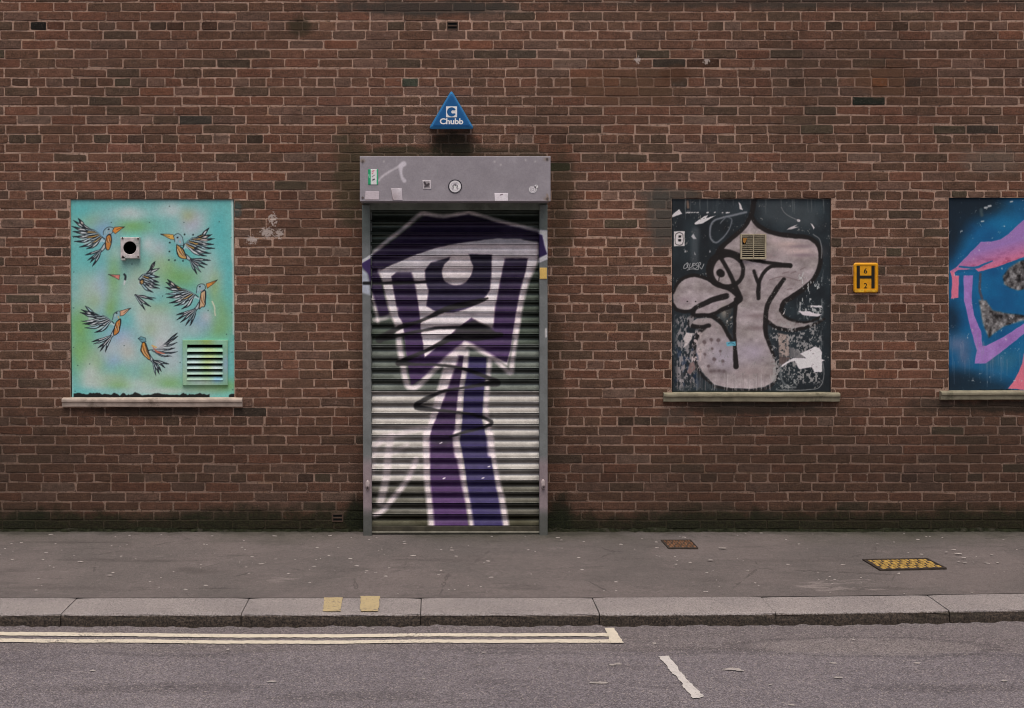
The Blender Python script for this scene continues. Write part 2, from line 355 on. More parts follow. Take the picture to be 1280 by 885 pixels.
class Canvas:
    def __init__(s, x0, y0, x1, y1, step, bg, seed=1, warp=.5):
        s.x0, s.y0, s.step = x0, y0, step
        s.nx = int(math.ceil((x1 - x0) / step)) + 1; s.ny = int(math.ceil((y1 - y0) / step)) + 1
        xs = x0 + step * np.arange(s.nx); ys = y0 + step * np.arange(s.ny)
        s.X, s.Y = np.meshgrid(xs, ys); s.N = Noise2(seed)
        s.XW = s.X + warp * (s.N.fbm(s.X / 5, s.Y / 5) - .5) * 2; s.YW = s.Y + warp * (s.N.fbm(s.X / 5 + 40, s.Y / 5 + 9) - .5) * 2
        s.C = np.zeros((s.ny, s.nx, 3)); s.C[:] = bg
    def sl(s, a, b, c, d):
        i0 = max(0, int((b - s.y0) / s.step)); i1 = min(s.ny, int((d - s.y0) / s.step) + 2)
        j0 = max(0, int((a - s.x0) / s.step)); j1 = min(s.nx, int((c - s.x0) / s.step) + 2)
        return (slice(i0, max(i0, i1)), slice(j0, max(j0, j1)))
    def blend(s, k, m, c):
        m = m[..., None]; s.C[k] = s.C[k] * (1 - m) + np.asarray(c, float) * m
    def stroke(s, pts, w, c, soft=.9, alpha=1.0, smooth=True):
        p = crv(pts) if smooth else np.asarray(pts, float)
        wa = np.interp(np.linspace(0, 1, len(p)), np.linspace(0, 1, len(w)), w) if np.ndim(w) else np.full(len(p), float(w))
        mg = wa.max() / 2 + soft + 1
        k = s.sl(p[:, 0].min() - mg, p[:, 1].min() - mg, p[:, 0].max() + mg, p[:, 1].max() + mg)
        X, Y = s.XW[k], s.YW[k]; m = np.zeros(X.shape)
        if m.size == 0: return
        for (a, b, wa_, wb_) in zip(p[:-1], p[1:], wa[:-1], wa[1:]):
            d = b - a; L = max(d @ d, 1e-9); t = np.clip(((X - a[0]) * d[0] + (Y - a[1]) * d[1]) / L, 0, 1)
            dist = np.hypot(X - a[0] - t * d[0], Y - a[1] - t * d[1]); hw = (wa_ + (wb_ - wa_) * t) / 2
            m = np.maximum(m, np.clip((hw - dist) / soft + .5, 0, 1))
        s.blend(k, m * alpha, c)
    def poly(s, pts, c, soft=.9, alpha=1.0, smooth=False, tex=None):
        p = np.asarray(pts, float)
        if smooth: p = crv(np.vstack([p, p[:1]]), 5)[:-1]
        k = s.sl(p[:, 0].min() - soft - 1, p[:, 1].min() - soft - 1, p[:, 0].max() + soft + 1, p[:, 1].max() + soft + 1)
        X, Y = s.XW[k], s.YW[k]
        if X.size == 0: return
        ins = np.zeros(X.shape, bool); dm = np.full(X.shape, 1e9)
        for a, b in zip(p, np.roll(p, -1, 0)):
            d = b - a; L = max(d @ d, 1e-9); t = np.clip(((X - a[0]) * d[0] + (Y - a[1]) * d[1]) / L, 0, 1)
            dm = np.minimum(dm, np.hypot(X - a[0] - t * d[0], Y - a[1] - t * d[1]))
            if a[1] != b[1]:
                ins ^= ((a[1] > Y) != (b[1] > Y)) & (X < (b[0] - a[0]) * (Y - a[1]) / (b[1] - a[1]) + a[0])
        m = np.clip(np.where(ins, dm, -dm) / soft + .5, 0, 1) * alpha
        if tex is not None: m = m * tex(s.X[k], s.Y[k])
        if callable(c):
            cc = c(s.X[k], s.Y[k]); s.C[k] = s.C[k] * (1 - m[..., None]) + cc * m[..., None]
        else: s.blend(k, m, c)
    def blob(s, x, y, rx, ry, c, alpha=.8, rot=0):
        a = R(rot); r = max(rx, ry) * 2.2; k = s.sl(x - r, y - r, x + r, y + r); X, Y = s.XW[k] - x, s.YW[k] - y
        if X.size == 0: return
        u = (X * math.cos(a) + Y * math.sin(a)) / rx; v = (-X * math.sin(a) + Y * math.cos(a)) / ry
        n = s.N.fbm(s.X[k] / 9, s.Y[k] / 9)
        s.blend(k, np.clip(np.exp(-(u * u + v * v) * 1.1) * (.85 + .3 * n), 0, 1) * alpha, c)
    def speck(s, rect, c, thr, sc=1.6, sy=1.0, alpha=1.0, seed=0, edge=6):
        k = s.sl(*rect); X, Y = s.X[k], s.Y[k]
        if X.size == 0: return
        n = s.N.fbm(X / sc + seed * 17.3, Y / (sc * sy) + seed * 7.9, 3) * .6 + s.N.fbm(X / (sc * 6) + seed, Y / (sc * 6) + 3, 2) * .4
        fade = np.clip(np.minimum.reduce([X - rect[0], rect[2] - X, Y - rect[1], rect[3] - Y]) / edge, 0, 1)
        s.blend(k, np.clip((n - thr) / .05, 0, 1) * alpha * fade, c)
    def sample(s, px, py):
        j = np.clip((np.asarray(px) - s.x0) / s.step, 0, s.nx - 1.001); i = np.clip((np.asarray(py) - s.y0) / s.step, 0, s.ny - 1.001)
        i0, j0 = i.astype(int), j.astype(int); fi, fj = (i - i0)[..., None], (j - j0)[..., None]; C = s.C
        return (C[i0, j0] * (1 - fj) + C[i0, j0 + 1] * fj) * (1 - fi) + (C[i0 + 1, j0] * (1 - fj) + C[i0 + 1, j0 + 1] * fj) * fi
    def albedo(s, px, py): return np.clip(s2l(s.sample(px, py)) / KV, .006, .88)

def grid_mesh(name, pos, colr, m, parent, keep=None, smooth=False):
    ny, nx = pos.shape[:2]; idx = np.arange(ny * nx).reshape(ny, nx)
    q = np.stack([idx[1:, :-1], idx[1:, 1:], idx[:-1, 1:], idx[:-1, :-1]], -1)
    q = q[keep] if keep is not None else q.reshape(-1, 4)
    me = bpy.data.meshes.new(name); n = len(q)
    me.vertices.add(ny * nx); me.vertices.foreach_set('co', pos.reshape(-1).astype(np.float32))
    me.loops.add(n * 4); me.loops.foreach_set('vertex_index', q.reshape(-1).astype(np.int32))
    me.polygons.add(n); me.polygons.foreach_set('loop_start', np.arange(0, n * 4, 4, dtype=np.int32))
    me.update(calc_edges=True); me.validate()
    if colr is not None:
        a = me.color_attributes.new('Col', 'FLOAT_COLOR', 'POINT')
        c = np.ones((ny * nx, 4), np.float32); c[:, :3] = colr.reshape(-1, colr.shape[-1])[:, :3]
        if colr.shape[-1] == 4: c[:, 3] = colr.reshape(-1, 4)[:, 3]
        else: c[:, 3] = 0.0
        a.data.foreach_set('color', c.ravel())
    if smooth: me.polygons.foreach_set('use_smooth', np.ones(n, bool))
    o = link(name, me, m)
    if parent is not None: o.parent = parent; o.location = -world_loc(parent)
    return o
def sheet(name, cv, x0, y0, x1, y1, Y, m, parent, step, depth=0.0, holes=(), skew=(0, 0, 0, 0)):
    """painted sheet facing the street; skew shifts the corners tl,tr,br,bl sideways in photo pixels"""
    nx, ny = max(2, int((x1 - x0) / step)), max(2, int((y1 - y0) / step))
    u, v = np.meshgrid(np.linspace(0, 1, nx), np.linspace(0, 1, ny))
    l = x0 + skew[0] * (1 - v) + skew[3] * v; r = x1 + skew[1] * (1 - v) + skew[2] * v
    px = l + (r - l) * u; py = y0 + (y1 - y0) * v
    yy = np.full(px.shape, Y)
    if depth > 0:                                      # folded edge
        px = np.pad(px, 1, 'edge'); py = np.pad(py, 1, 'edge'); yy = np.pad(yy, 1, constant_values=Y + depth)
    k = (D + Y) / F
    pos = np.stack([(px - CX) * k, yy, HC + (CY - py) * k], -1)
    keep = None
    if holes:
        cx = (px[:-1, :-1] + px[1:, 1:]) / 2; cy = (py[:-1, :-1] + py[1:, 1:]) / 2; keep = np.ones(cx.shape, bool)
        for h in holes:
            if len(h) == 3: keep &= np.hypot(cx - h[0], cy - h[1]) > h[2]
            else: keep &= ~((cx > h[0]) & (cx < h[2]) & (cy > h[1]) & (cy < h[3]))
    return grid_mesh(name, pos, cv.albedo(px, py), m, parent, keep)

# ================================================================== THE GROUND
def kerb_back_shift(x):                                # the kerb line bends away slightly to the right
    t = max(0.0, x - 0.4); return 0.0135 * t * t if t < 2.2 else 0.0653 + 0.0594 * (t - 2.2)
KF, KB = -1.855, -1.555
def bumpy(x, y, s=1.0): return s * (0.006 * math.sin(1.7 * x + .6) + 0.004 * math.sin(3.9 * x + 2.2 * y) + .002 * math.sin(9.1 * x - 4 * y))
xs = list(np.linspace(-30, -4.5, 14)) + list(np.linspace(-4.3, 5.5, 420)) + list(np.linspace(6, 30, 14))
vv, ff = [], []; nyp = 14
for x in xs:
    yb = KB + kerb_back_shift(x) - .005
    for j in range(nyp):
        t = j / (nyp - 1); y = 0.03 + (yb - 0.03) * t
        w = math.sin(math.pi * t)
        vv.append((x, y, FALL * (y - kerb_back_shift(x) * t) + bumpy(x, y, .6) * w))
for i in range(len(xs) - 1):
    for j in range(nyp - 1): a = i * nyp + j; ff.append((a, a + 1, a + nyp + 1, a + nyp))
pavement = tag(mesh('pavement', vv, ff, PAVE, smooth=True), kind='structure')
vv, ff = [], []; ys = [.05, .02, 0, -.06, -.15, -.3, -.5, -.8, -1.2, -1.8, -3, -6, -12, -40]
for x in xs:
    for t in ys:
        y = KF + kerb_back_shift(x) + t
        e = max(0, 1 - abs(t + .01) / .05) * .0024 * (math.sin(11 * x) + math.sin(23 * x + 1) + math.sin(47 * x) + math.sin(83 * x) + random.uniform(-1, 1))
        vv.append((x, y, ROAD_Z + min(.06, .012 * max(0, -t)) * 0 + e + (bumpy(x, y, .35) if t > -2 else 0)))
n = len(ys)
for i in range(len(xs) - 1):
    for j in range(n - 1): a = i * n + j; ff.append((a, a + 1, a + n + 1, a + n))
road = tag(mesh('road', vv, ff, ROAD, smooth=True), kind='structure')

# kerb: concrete bed with granite stones
vv, ff = [], []
for x in xs:
    s_ = kerb_back_shift(x)
    vv += [(x, KB + s_ + .01, -.09), (x, KF + s_ + .012, -.09), (x, KF + s_ + .012, -.3)]
for i in range(len(xs) - 1):
    a = i * 3; ff += [(a, a + 1, a + 4, a + 3), (a + 1, a + 2, a + 5, a + 4)]
kerb = tag(mesh('kerb', vv, ff, m_plain('kerb_bed', Gr(45, 40, 38), .95, .1)), kind='structure')
joints = [-6.52, -5.60, -4.68, -3.76, -2.835, -1.909, -.982, -.058, .862, 1.775, 2.69, 3.61, 4.53, 5.45, 6.37]
kerb_stones = []
for a, b in zip(joints[:-1], joints[1:]):
    g = .0025; prof = []; r = .018
    dz, dy = random.uniform(-.002, .002), random.uniform(-.003, .003)
    for (y, z) in [(KB, -.3), (KB, pave_z(KB) - .002)]: prof.append((y, z))
    for i in range(5):
        an = math.pi / 2 * i / 4; prof.append((KF + r - r * math.sin(an), KERB_TOP - r + r * math.cos(an)))
    prof += [(KF - .004, -.11), (KF - .006, -.3)]
    vv, ff = [], []; ns = 13; m_ = len(prof)
    for k in range(ns):
        x = a + g + (b - a - 2 * g) * k / (ns - 1); e = .006 * (k in (0, ns - 1))
        for q, (y, z) in enumerate(prof):
            jy = random.uniform(-.003, .003) if q >= 2 else 0; jz = random.uniform(-.0016, .0016) if q >= 2 else 0
            vv.append((x, y + kerb_back_shift(x) + dy + jy + (e if q >= 4 else 0), z + dz + jz - (e * .6 if 1 <= q < 7 else 0)))
    for k in range(ns - 1):
        for q in range(m_ - 1): c = k * m_ + q; ff.append((c, c + 1, c + m_ + 1, c + m_))
    ff.append(tuple(range(m_ - 1, -1, -1))); ff.append(tuple(range((ns - 1) * m_, ns * m_)))
    kerb_stones.append(mesh('kerb_stone', vv, ff, KERB, kerb, smooth=False))
def flat_patch(name, pts, m, parent, dz, jag=0.0, n=14):
    """thin paint patch: outline of ground points, ragged edges"""
    out = []
    for a, b in zip(pts, pts[1:] + pts[:1]):
        L = math.dist(a, b); k = max(1, int(L / .02) if jag else 1); k = min(k, 400)
        for i in range(k):
            t = i / k; j = jag if 0 < i else 0
            out.append([a[c] + (b[c] - a[c]) * t + (random.uniform(-j, j) if c < 2 else dz) for c in range(3)])
            if parent is road: out[-1][2] += bumpy(out[-1][0], out[-1][1], .35)
    b = bmesh.new(); f = b.faces.new([b.verts.new(p) for p in out]); bmesh.ops.triangulate(b, faces=[f], ngon_method='EAR_CLIP')
    bmesh.ops.recalc_face_normals(b, faces=b.faces[:])
    if sum(fc.normal.z for fc in b.faces) < 0: bmesh.ops.reverse_faces(b, faces=b.faces[:])
    return MB().bm(b).build(name, m, parent)
YELLOW = m_marking('faded_yellow_line', Gr(226, 213, 196), .25)
WHITE = m_marking('white_road_paint', Gr(214, 206, 203), .1)
KYEL = m_marking('yellow_kerb_paint', Gr(194, 173, 134), .5)
def strip(edge_a, edge_b): return [G(x, y, ROAD_Z) for x, y in edge_a] + [G(x, y, ROAD_Z) for x, y in reversed(edge_b)]
upx = [-420, -120, 0, 110, 215, 320, 430, 540, 650, 768]
u1 = [787.5, 789.6, 790.8, 791.7, 792.6, 793.2, 793.6, 793.4, 793, 792.4]
l1 = [792.0, 794.2, 795.2, 796.0, 796.6, 797.2, 797.6, 797.4, 797, 796.6]
u2 = [796.5, 798.4, 799.2, 799.8, 800.4, 801, 801.4, 801.2, 800.8, 800.2]
l2 = [801.2, 803, 803.6, 804.2, 804.6, 805, 805.4, 805.2, 805, 804.6]
def road_mark(name, pts, m, jag):
    o = flat_patch(name, pts, m, road, .0045, jag)
    return o
inner = road_mark('yellow_line', strip(list(zip(upx, u1)), list(zip(upx, l1))), YELLOW, .004)
outer = road_mark('yellow_line', strip(list(zip(upx, u2)), list(zip(upx, l2))), YELLOW, .004)
flat_patch('line_end_bar', [G(*p, ROAD_Z) for p in ((755.5, 786.5), (767, 786.2), (780, 804.8), (764, 804.9))], YELLOW, road, .0058, .003)
road_mark('parking_bay_line', [G(*p, ROAD_Z) for p in ((822.5, 821.5), (835.8, 820.8), (843, 830), (852, 842), (853.5, 844), (866, 858), (880, 871.4), (874, 873.6), (866, 874), (862, 868), (858, 864.5), (853, 858), (851, 853), (840, 842))], WHITE, .005)
for q in (((405.4, 747.4), (428.6, 747.4), (425.8, 764.6), (403.6, 764.6)), ((450.2, 745.6), (475.2, 745.6), (472.4, 764.6), (450.6, 764.6))):
    pts = []
    for px, py in q:
        t = (py - 747) / 20; z = pave_z(KB) + (KERB_TOP - pave_z(KB)) * t; pts.append(G(px, py, z))
    st = kerb_stones[6]
    flat_patch('paint_mark', pts, KYEL, st, .0028, .003)

# chewing gum and splashes trodden into the surfaces
GUM = m_plain('old_gum', Gr(176, 166, 163), .9, .2, .3, 60)
def spots(name, cnt, f, parent, big=()):
    vv, ff = [], []
    def one(x, y, z, r, el, an):
        n0 = len(vv); k = 9
        for h, s_ in ((.0012, 1.0), (.003, .6)):
            for i in range(k):
                a = 2 * math.pi * i / k; rr = r * s_ * random.uniform(.7, 1.2); u, w = rr * math.cos(a) * el, rr * math.sin(a)
                vv.append((x + u * math.cos(an) - w * math.sin(an), y + u * math.sin(an) + w * math.cos(an), z + h))
        ff.append(tuple(range(n0 + k, n0 + 2 * k)))
        for i in range(k): ff.append((n0 + i, n0 + (i + 1) % k, n0 + k + (i + 1) % k, n0 + k + i))
    for _ in range(cnt): one(*f(), random.choice([.004, .005, .006, .007, .009, .012]), random.uniform(1, 1.7), random.uniform(0, 3))
    for b in big: one(*b)
    return tag(mesh(name, vv, ff, GUM, parent), kind='stuff')
def fp():
    y = random.uniform(-1.5, -.06); x = random.uniform(-4.5, 5.5); t = min(1, y / KB)
    return x, y, FALL * y + bumpy(x, y, .6) * math.sin(math.pi * min(1, (0.03 - y) / (0.03 - KB))) + .0005
def fr():
    x = random.uniform(-4, 5); y = random.uniform(-4.2, -1.9); return x, y, ROAD_Z + bumpy(x, y, .35) + .003
def pb(px, py, r, el, an=0): x, y, z = GP(px, py); return (x, y, z + .004, r, el, an)
spots('chewing_gum', 300, fp, pavement, [pb(1198, 693, .012, 2), pb(1192, 688, .008, 2), pb(1205, 698, .009, 1.5), pb(1183, 691, .007, 1.5), pb(1206, 704, .007, 2), pb(903, 686, .012, 2.5), pb(888, 701, .008, 2), pb(100, 703, .009, 2.2), pb(137, 720, .009, 2), pb(327, 706, .009, 2.4)])
def rb(px, py, r, el, an=0): x, y, z = G(px, py, ROAD_Z); return (x, y, z + bumpy(x, y, .35) + .003, r, el, an)
spots('paint_splash', 45, fr, road, [rb(915, 837, 0.0165, 2.70), rb(925, 839, 0.0110, 1.98), rb(773, 831, 0.0154, 1.08), rb(765, 832, 0.0110, 1.62), rb(750, 855, 0.0165, 2.52), rb(1042, 830, 0.0110, 1.80),
    rb(1047, 848, 0.0110, 2.07), rb(1147, 829, 0.0110, 1.53), rb(1255, 851, 0.0110, 1.26), rb(466, 787, 0.0066, 1.26), rb(605, 817, 0.0088, 1.71), rb(530, 850, 0.0077, 1.35), rb(990, 882, 0.0110, 1.44), rb(340, 852, 0.0121, 1.98), rb(116, 839, 0.0088, 1.62)])

# service covers let into the pavement
def cover(label, quad, m_plate, m_frame, rows, cols_, group=None):
    g = [Vector(GP(*p)) for p in quad]                  # tl tr br bl as seen
    c = sum(g, Vector()) / 4; t = empty('access_cover', c); tag(t, label, 'cover')
    def at(u, v, h): 
        p = g[0] * (1 - u) * (1 - v) + g[1] * u * (1 - v) + g[2] * u * v + g[3] * (1 - u) * v; return Vector((p.x, p.y, p.z + h))
    def slab(u0, v0, u1, v1, h0, h1, bev=.15):
        du, dv = (u1 - u0) * bev, (v1 - v0) * bev
        a = [at(u0, v0, h0), at(u0, v1, h0), at(u1, v1, h0), at(u1, v0, h0)]
        b = [at(u0 + du, v0 + dv, h1), at(u0 + du, v1 - dv, h1), at(u1 - du, v1 - dv, h1), at(u1 - du, v0 + dv, h1)]
        return a + b, [(4, 5, 6, 7), (0, 1, 5, 4), (1, 2, 6, 5), (2, 3, 7, 6), (3, 0, 4, 7)]
    def join(name, slabs, m, parent=t):
        vv, ff = [], []
        for v, f in slabs: n0 = len(vv); vv += v; ff += [[n0 + i for i in q] for q in f]
        return mesh(name, vv, ff, m, parent)
    e = .028; ev = .06
    join('frame', [slab(0, 0, 1, ev, -.02, .0065, .0), slab(0, 1 - ev, 1, 1, -.02, .0065, 0), slab(0, ev, e, 1 - ev, -.02, .0065, 0), slab(1 - e, ev, 1, 1 - ev, -.02, .0065, 0)], m_frame)
    pl = join('plate', [slab(e + .006, ev + .012, 1 - e - .006, 1 - ev - .012, -.02, .0045, 0)], m_frame)
    tre = []
    for i in range(rows):
        for j in range(cols_):
            u = e + .02 + (1 - 2 * e - .04) * (j + .08 + .5 * (i % 2) * .3) / cols_; v = ev + .03 + (1 - 2 * ev - .06) * (i + .1) / rows
            w = (1 - 2 * e) / cols_ * (.84 if (i + j) % 2 else .62); h = (1 - 2 * ev) / rows * (.82 if (i + j) % 2 else .62)
            if u + w < 1 - e: tre.append(slab(u, v, u + w, min(v + h, 1 - ev), .004, .0085, .2))
    tag(join('tread', tre, m_plate, pl), kind='stuff')
    return t
IRON = m_plain('dark_cast_iron', Gr(66, 57, 52), .8, .3, .35, 30)
YP = m_plain('worn_yellow_iron', Gr(178, 144, 78), .85, .25, .35, 30, c2=Gr(104, 80, 46))
BP = m_plain('rusty_iron', Gr(118, 84, 62), .85, .25, .4, 40, c2=Gr(70, 54, 46))
cover('worn yellow rectangular hydrant cover set in the pavement', [(1078, 700), (1159, 698.6), (1183.5, 711), (1100, 713.4)], YP, IRON, 4, 13)
cover('small rusty brown utility cover close to the wall', [(826, 675.8), (863.5, 675.6), (873, 686), (835.6, 686)], BP, IRON, 4, 9)

# ================================================================== THE BRICK WALL
OPEN = [(88, 249, 293, 498), (840, 248, 1039, 491), (1186, 247, 1391, 489), (470, 268, 670, 690)]
wall = empty('brick_wall', (0, 0, 0))
tag(wall, 'long brown brick wall of stretcher courses with bands of header bricks', 'wall')
# mortar with openings: cut into cells
gx = sorted({-1600.0, 2700.0, *[o[0] for o in OPEN], *[o[2] for o in OPEN]}); gz = sorted({-420.0, 700.0, *[o[1] for o in OPEN], *[min(o[3], 700) for o in OPEN]})
vv, ff = [], []
for x0, x1 in zip(gx[:-1], gx[1:]):
    for y0, y1 in zip(gz[:-1], gz[1:]):
        mx, my = (x0 + x1) / 2, (y0 + y1) / 2
        if any(o[0] < mx < o[2] and o[1] < my < o[3] for o in OPEN): continue
        n0 = len(vv)
        for (a, b) in ((x0, y1), (x1, y1), (x1, y0), (x0, y0)): X, _, Z = P(a, b); vv.append((X, .0016, Z))
        ff.append((n0, n0 + 1, n0 + 2, n0 + 3))
for (x0, y0, x1, y1) in OPEN:                            # reveals and a dark back
    d = .30; X0, _, Z0 = P(x0, y0); X1, _, Z1 = P(x1, y1); n0 = len(vv)
    vv += [(X0, .0016, Z0), (X1, .0016, Z0), (X1, .0016, Z1), (X0, .0016, Z1), (X0, d, Z0), (X1, d, Z0), (X1, d, Z1), (X0, d, Z1)]
    ff += [tuple(n0 + i for i in q) for q in ((0, 1, 5, 4), (1, 2, 6, 5), (2, 3, 7, 6), (3, 0, 4, 7), (4, 5, 6, 7))]
mesh('mortar', vv, ff, MORTAR, wall)
mesh('wall_back', [(-9, .33, -.6), (12, .33, -.6), (12, .33, 4.6), (-9, .33, 4.6)], [(0, 1, 2, 3)], DARK, wall)

PAL = [((.148, .077, .052), 34), ((.132, .073, .049), 24), ((.122, .072, .049), 18), ((.160, .077, .051), 10), ((.132, .082, .061), 10), ((.150, .090, .067), 6), ((.104, .068, .047), 7),
       ((.080, .057, .040), 2.2), ((.176, .080, .050), 2), ((.048, .038, .029), .25), ((.082, .064, .043), 1.2), ((.16, .106, .081), 2)]
pw = np.array([w for _, w in PAL], float); pw /= pw.sum()
FIX = {(45, 32): (.016, .014, .012), (698, 205): (.02, .032, .012), (1098, 125): (.012, .02, .014), (1107, 103): (.24, .085, .035), (503, 100): (0.06, 0.068, 0.048), (225, 148): (0.06, 0.05, 0.04),
       (1148, 103): (0.06, 0.04, 0.032), (858, 101): (0.06, 0.048, 0.038), (175, 185): (.22, .10, .07), (890, 78): (.07, .035, .022), (796, 89): (0.08, 0.052, 0.036), (660, 65): (0.08, 0.06, 0.044)}
AIR = [(558, 26.5, 573, 37.5), (414.5, 641, 429.5, 653)]
def clip_open(x0, x1, y0, y1):
    segs = [(x0, x1)]
    for (a, b, c, d) in OPEN + AIR:
        if min(y1, d) - max(y0, b) > 5.0:
            ns = []
            for (s0, s1) in segs:
                if s1 <= a or s0 >= c: ns.append((s0, s1)); continue
                if s0 < a: ns.append((s0, a - .6))
                if s1 > c: ns.append((c + .6, s1))
            segs = ns
    return [s_ for s_ in segs if s_[1] - s_[0] > 4]
CP = 11.77; TOP0 = 26.3
bricks = []
for ci in range(-38, 56):
    y0 = TOP0 + ci * CP; y1 = y0 + CP
    if y0 > 676: break
    hdr = (ci % 6 == 0)
    x = -820.0 if ci < 60 else 0
    # joints run from the left with closers near the window jambs
    pos = []
    base = 2.5 - 42.7 * 17 + (0 if (ci % 6) in (1, 3, 5) else 21.4) + (random.uniform(-1.2, 1.2))
    if hdr: base = 12.5 - 42.7 * 17
    x = base
    closers = [(178, 1), (1236, 1), (610, .5)]
    done = set()
    while x < 2150:
        p = 42.75 - 1.4 * min(max(x, 0), 1300) / 1280
        w = p / 2 if hdr else p
        for k, (cxp, pr) in enumerate(closers):
            if k not in done and x > cxp - (21 if hdr else 0) and not hdr:
                done.add(k); w = p * (.78 if k != 2 else .9)
        w *= random.uniform(.975, 1.025)
        pos.append((x, x + w)); x += w
    sag = random.uniform(-.25, .25)
    for (a, b) in pos:
        jt = random.uniform(1.1, 2.2); 
        for (s0, s1) in clip_open(a + jt / 2, b - jt / 2, y0, y1):
            t = random.uniform(.6, 1.1); u = random.uniform(.55, .95)
            bricks.append([s0, y0 + t + sag, s1, y1 - u + sag])
# trim against the tops and bottoms of the openings
for b in bricks:
    for (ox0, oy0, ox1, oy1) in OPEN:
        if b[2] > ox0 + .5 and b[0] < ox1 - .5:
            if b[1] < oy0 < b[3]: b[3] = oy0 - .4
            if b[1] < oy1 < b[3]: b[1] = oy1 + .4
bricks = [b for b in bricks if b[3] - b[1] > 2.5]
HIDE = [(450, 195, 688, 672), (77, 498, 302, 509), (830, 491, 1050, 503), (1177, 489, 1280, 500), (538, 120, 591, 161)]
def vis(b):
    x0, y0, x1, y1 = max(b[0], 0), max(b[1], 0), min(b[2], 1280), min(b[3], 664)
    if x1 <= x0 or y1 <= y0: return 0
    a = (x1 - x0) * (y1 - y0)
    for h in HIDE:
        w, t = min(x1, h[2]) - max(x0, h[0]), min(y1, h[3]) - max(y0, h[1])
        if w > 0 and t > 0: a -= w * t
    return max(a, 0)
order = sorted(range(len(bricks)), key=lambda i: -vis(bricks[i]))
single = set(order[:300])
def brick_geo(b):
    X0, _, Z1 = P(b[0], b[1]); X1, _, Z0 = P(b[2], b[3])
    j = lambda a=.0017: random.uniform(-a, a)
    c = .0035; X0 += j(); X1 += j(); xm = (X0 + X1) / 2 + j(.02)
    tl, tr, br, bl = Z1 + j(), Z1 + j(), Z0 + j(), Z0 + j()
    if random.random() < .07: tr -= random.uniform(.002, .008)
    if random.random() < .07: bl += random.uniform(.002, .008)
    c1, c2, c3, c4 = [c * random.choice([.6, 1, 1, 1.6, 2.6]) for _ in range(4)]
    o = [(X0 + c4, bl), (xm, (bl + br) / 2 + j(.0024)), (X1 - c3, br), (X1, br + c3), (X1, tr - c2), (X1 - c2, tr), (xm, (tl + tr) / 2 + j(.0024)), (X0 + c1, tl), (X0, tl - c1), (X0, bl + c4)]
    fy = random.uniform(-.0030, .0004); tx, tz = j(.009), j(.02); cx, cz = (X0 + X1) / 2, (Z0 + Z1) / 2; i_ = .0028
    v = []
    for (x, z) in o:
        v.append((x + (i_ if x < cx else -i_), fy + tx * (x - cx) + tz * (z - cz), z + (i_ if z < cz else -i_)))
    for (x, z) in o: v.append((x, fy + tx * (x - cx) + .0022, z))
    for (x, z) in o: v.append((x, .04, z))
    n0 = len(o); f = [tuple(range(n0))]
    for q in range(2):
        for i in range(n0): k = (i + 1) % n0; f.append((q * n0 + i, (q + 1) * n0 + i, (q + 1) * n0 + k, q * n0 + k))
    return v, f
def brick_col(b):
    mx, my = (b[0] + b[2]) / 2, (b[1] + b[3]) / 2
    for (x, y), c in FIX.items():
        if b[0] <= x <= b[2] and b[1] <= y <= b[3]: return np.array(c)
    c = np.array(PAL[rng.choice(len(PAL), p=pw)][0]) * random.uniform(.91, 1.10) * np.array((1.07, 1.02, 1.0))
    if (b[2] - b[0]) < 24 and random.random() < .25: c = c * random.uniform(.5, 1.35)
    return c
vv, ff, cc = [], [], []
for i, b in enumerate(bricks):
    v, f = brick_geo(b); c = brick_col(b)
    if i in single:
        mesh('brick', v, f, BRICK, wall, colors=np.tile(c, (len(v), 1)))
    else:
        n0 = len(vv); vv += v; ff += [[n0 + k for k in q] for q in f]; cc += [c] * len(v)
tag(mesh('brickwork', vv, ff, BRICK, wall, colors=np.array(cc)), kind='stuff')
# small air bricks with slots
def air_brick(x, y):
    m = MB(); X0, _, Z0 = P(x - 7, y + 5.2); X1, _, Z1 = P(x + 7, y - 5.2)
    fr_ = .008; h = (Z1 - Z0)
    m.box(X0, -.004, Z0, X1, .03, Z0 + h * .14); m.box(X0, -.004, Z0 + h * .42, X1, .03, Z0 + h * .58); m.box(X0, -.004, Z1 - h * .14, X1, .03, Z1)
    m.box(X0, -.0035, Z0 + .001, X0 + fr_, .03, Z1 - .001); m.box(X1 - fr_, -.0035, Z0 + .001, X1, .03, Z1 - .001)
    o = m.build('air_brick', m_plain('clay_vent', (.09, .06, .045), .9, .2), wall)
    q = MB().box(X0 + .004, .0, Z0 + .003, X1 - .004, .01, Z1 - .003).build('vent_slot', DARK, o)
for p in ((565.5, 32.2), (422, 647)): air_brick(*p)
# moss and silt gathered in the angle between wall and pavement
vv, ff = [], []; N1 = Noise2(5); px_ = np.linspace(-1000, 2300, 2600); hh = N1.fbm(px_ / 21, px_ * 0 + 3, 4); oo = N1.fbm(px_ / 9 + 50, px_ * 0 + 8, 4)
for i, x in enumerate(px_):
    X = (x - CX) * S; h = .004 + .03 * max(0, hh[i] - .35); o_ = .012 + .05 * max(0, oo[i] - .3)
    vv += [(X, .004, pave_z(0) + h + .012), (X, -o_ * .45, h * .55 + .001), (X, -o_, pave_z(-o_) - .002)]
for i in range(len(px_) - 1): a = i * 3; ff += [(a, a + 1, a + 4, a + 3), (a + 1, a + 2, a + 5, a + 4)]
tag(mesh('moss', vv, ff, m_plain('damp_moss', (.020, .022, .012), .98, .1, .6, 40, bump=.8, c2=(.05, .045, .035)), wall), kind='stuff')

# ================================================================== PAINTED WINDOW BOARDS
def crop(x0, y0, k): return lambda *p: [(x0 + k * a, y0 + k * b) for a, b in p]
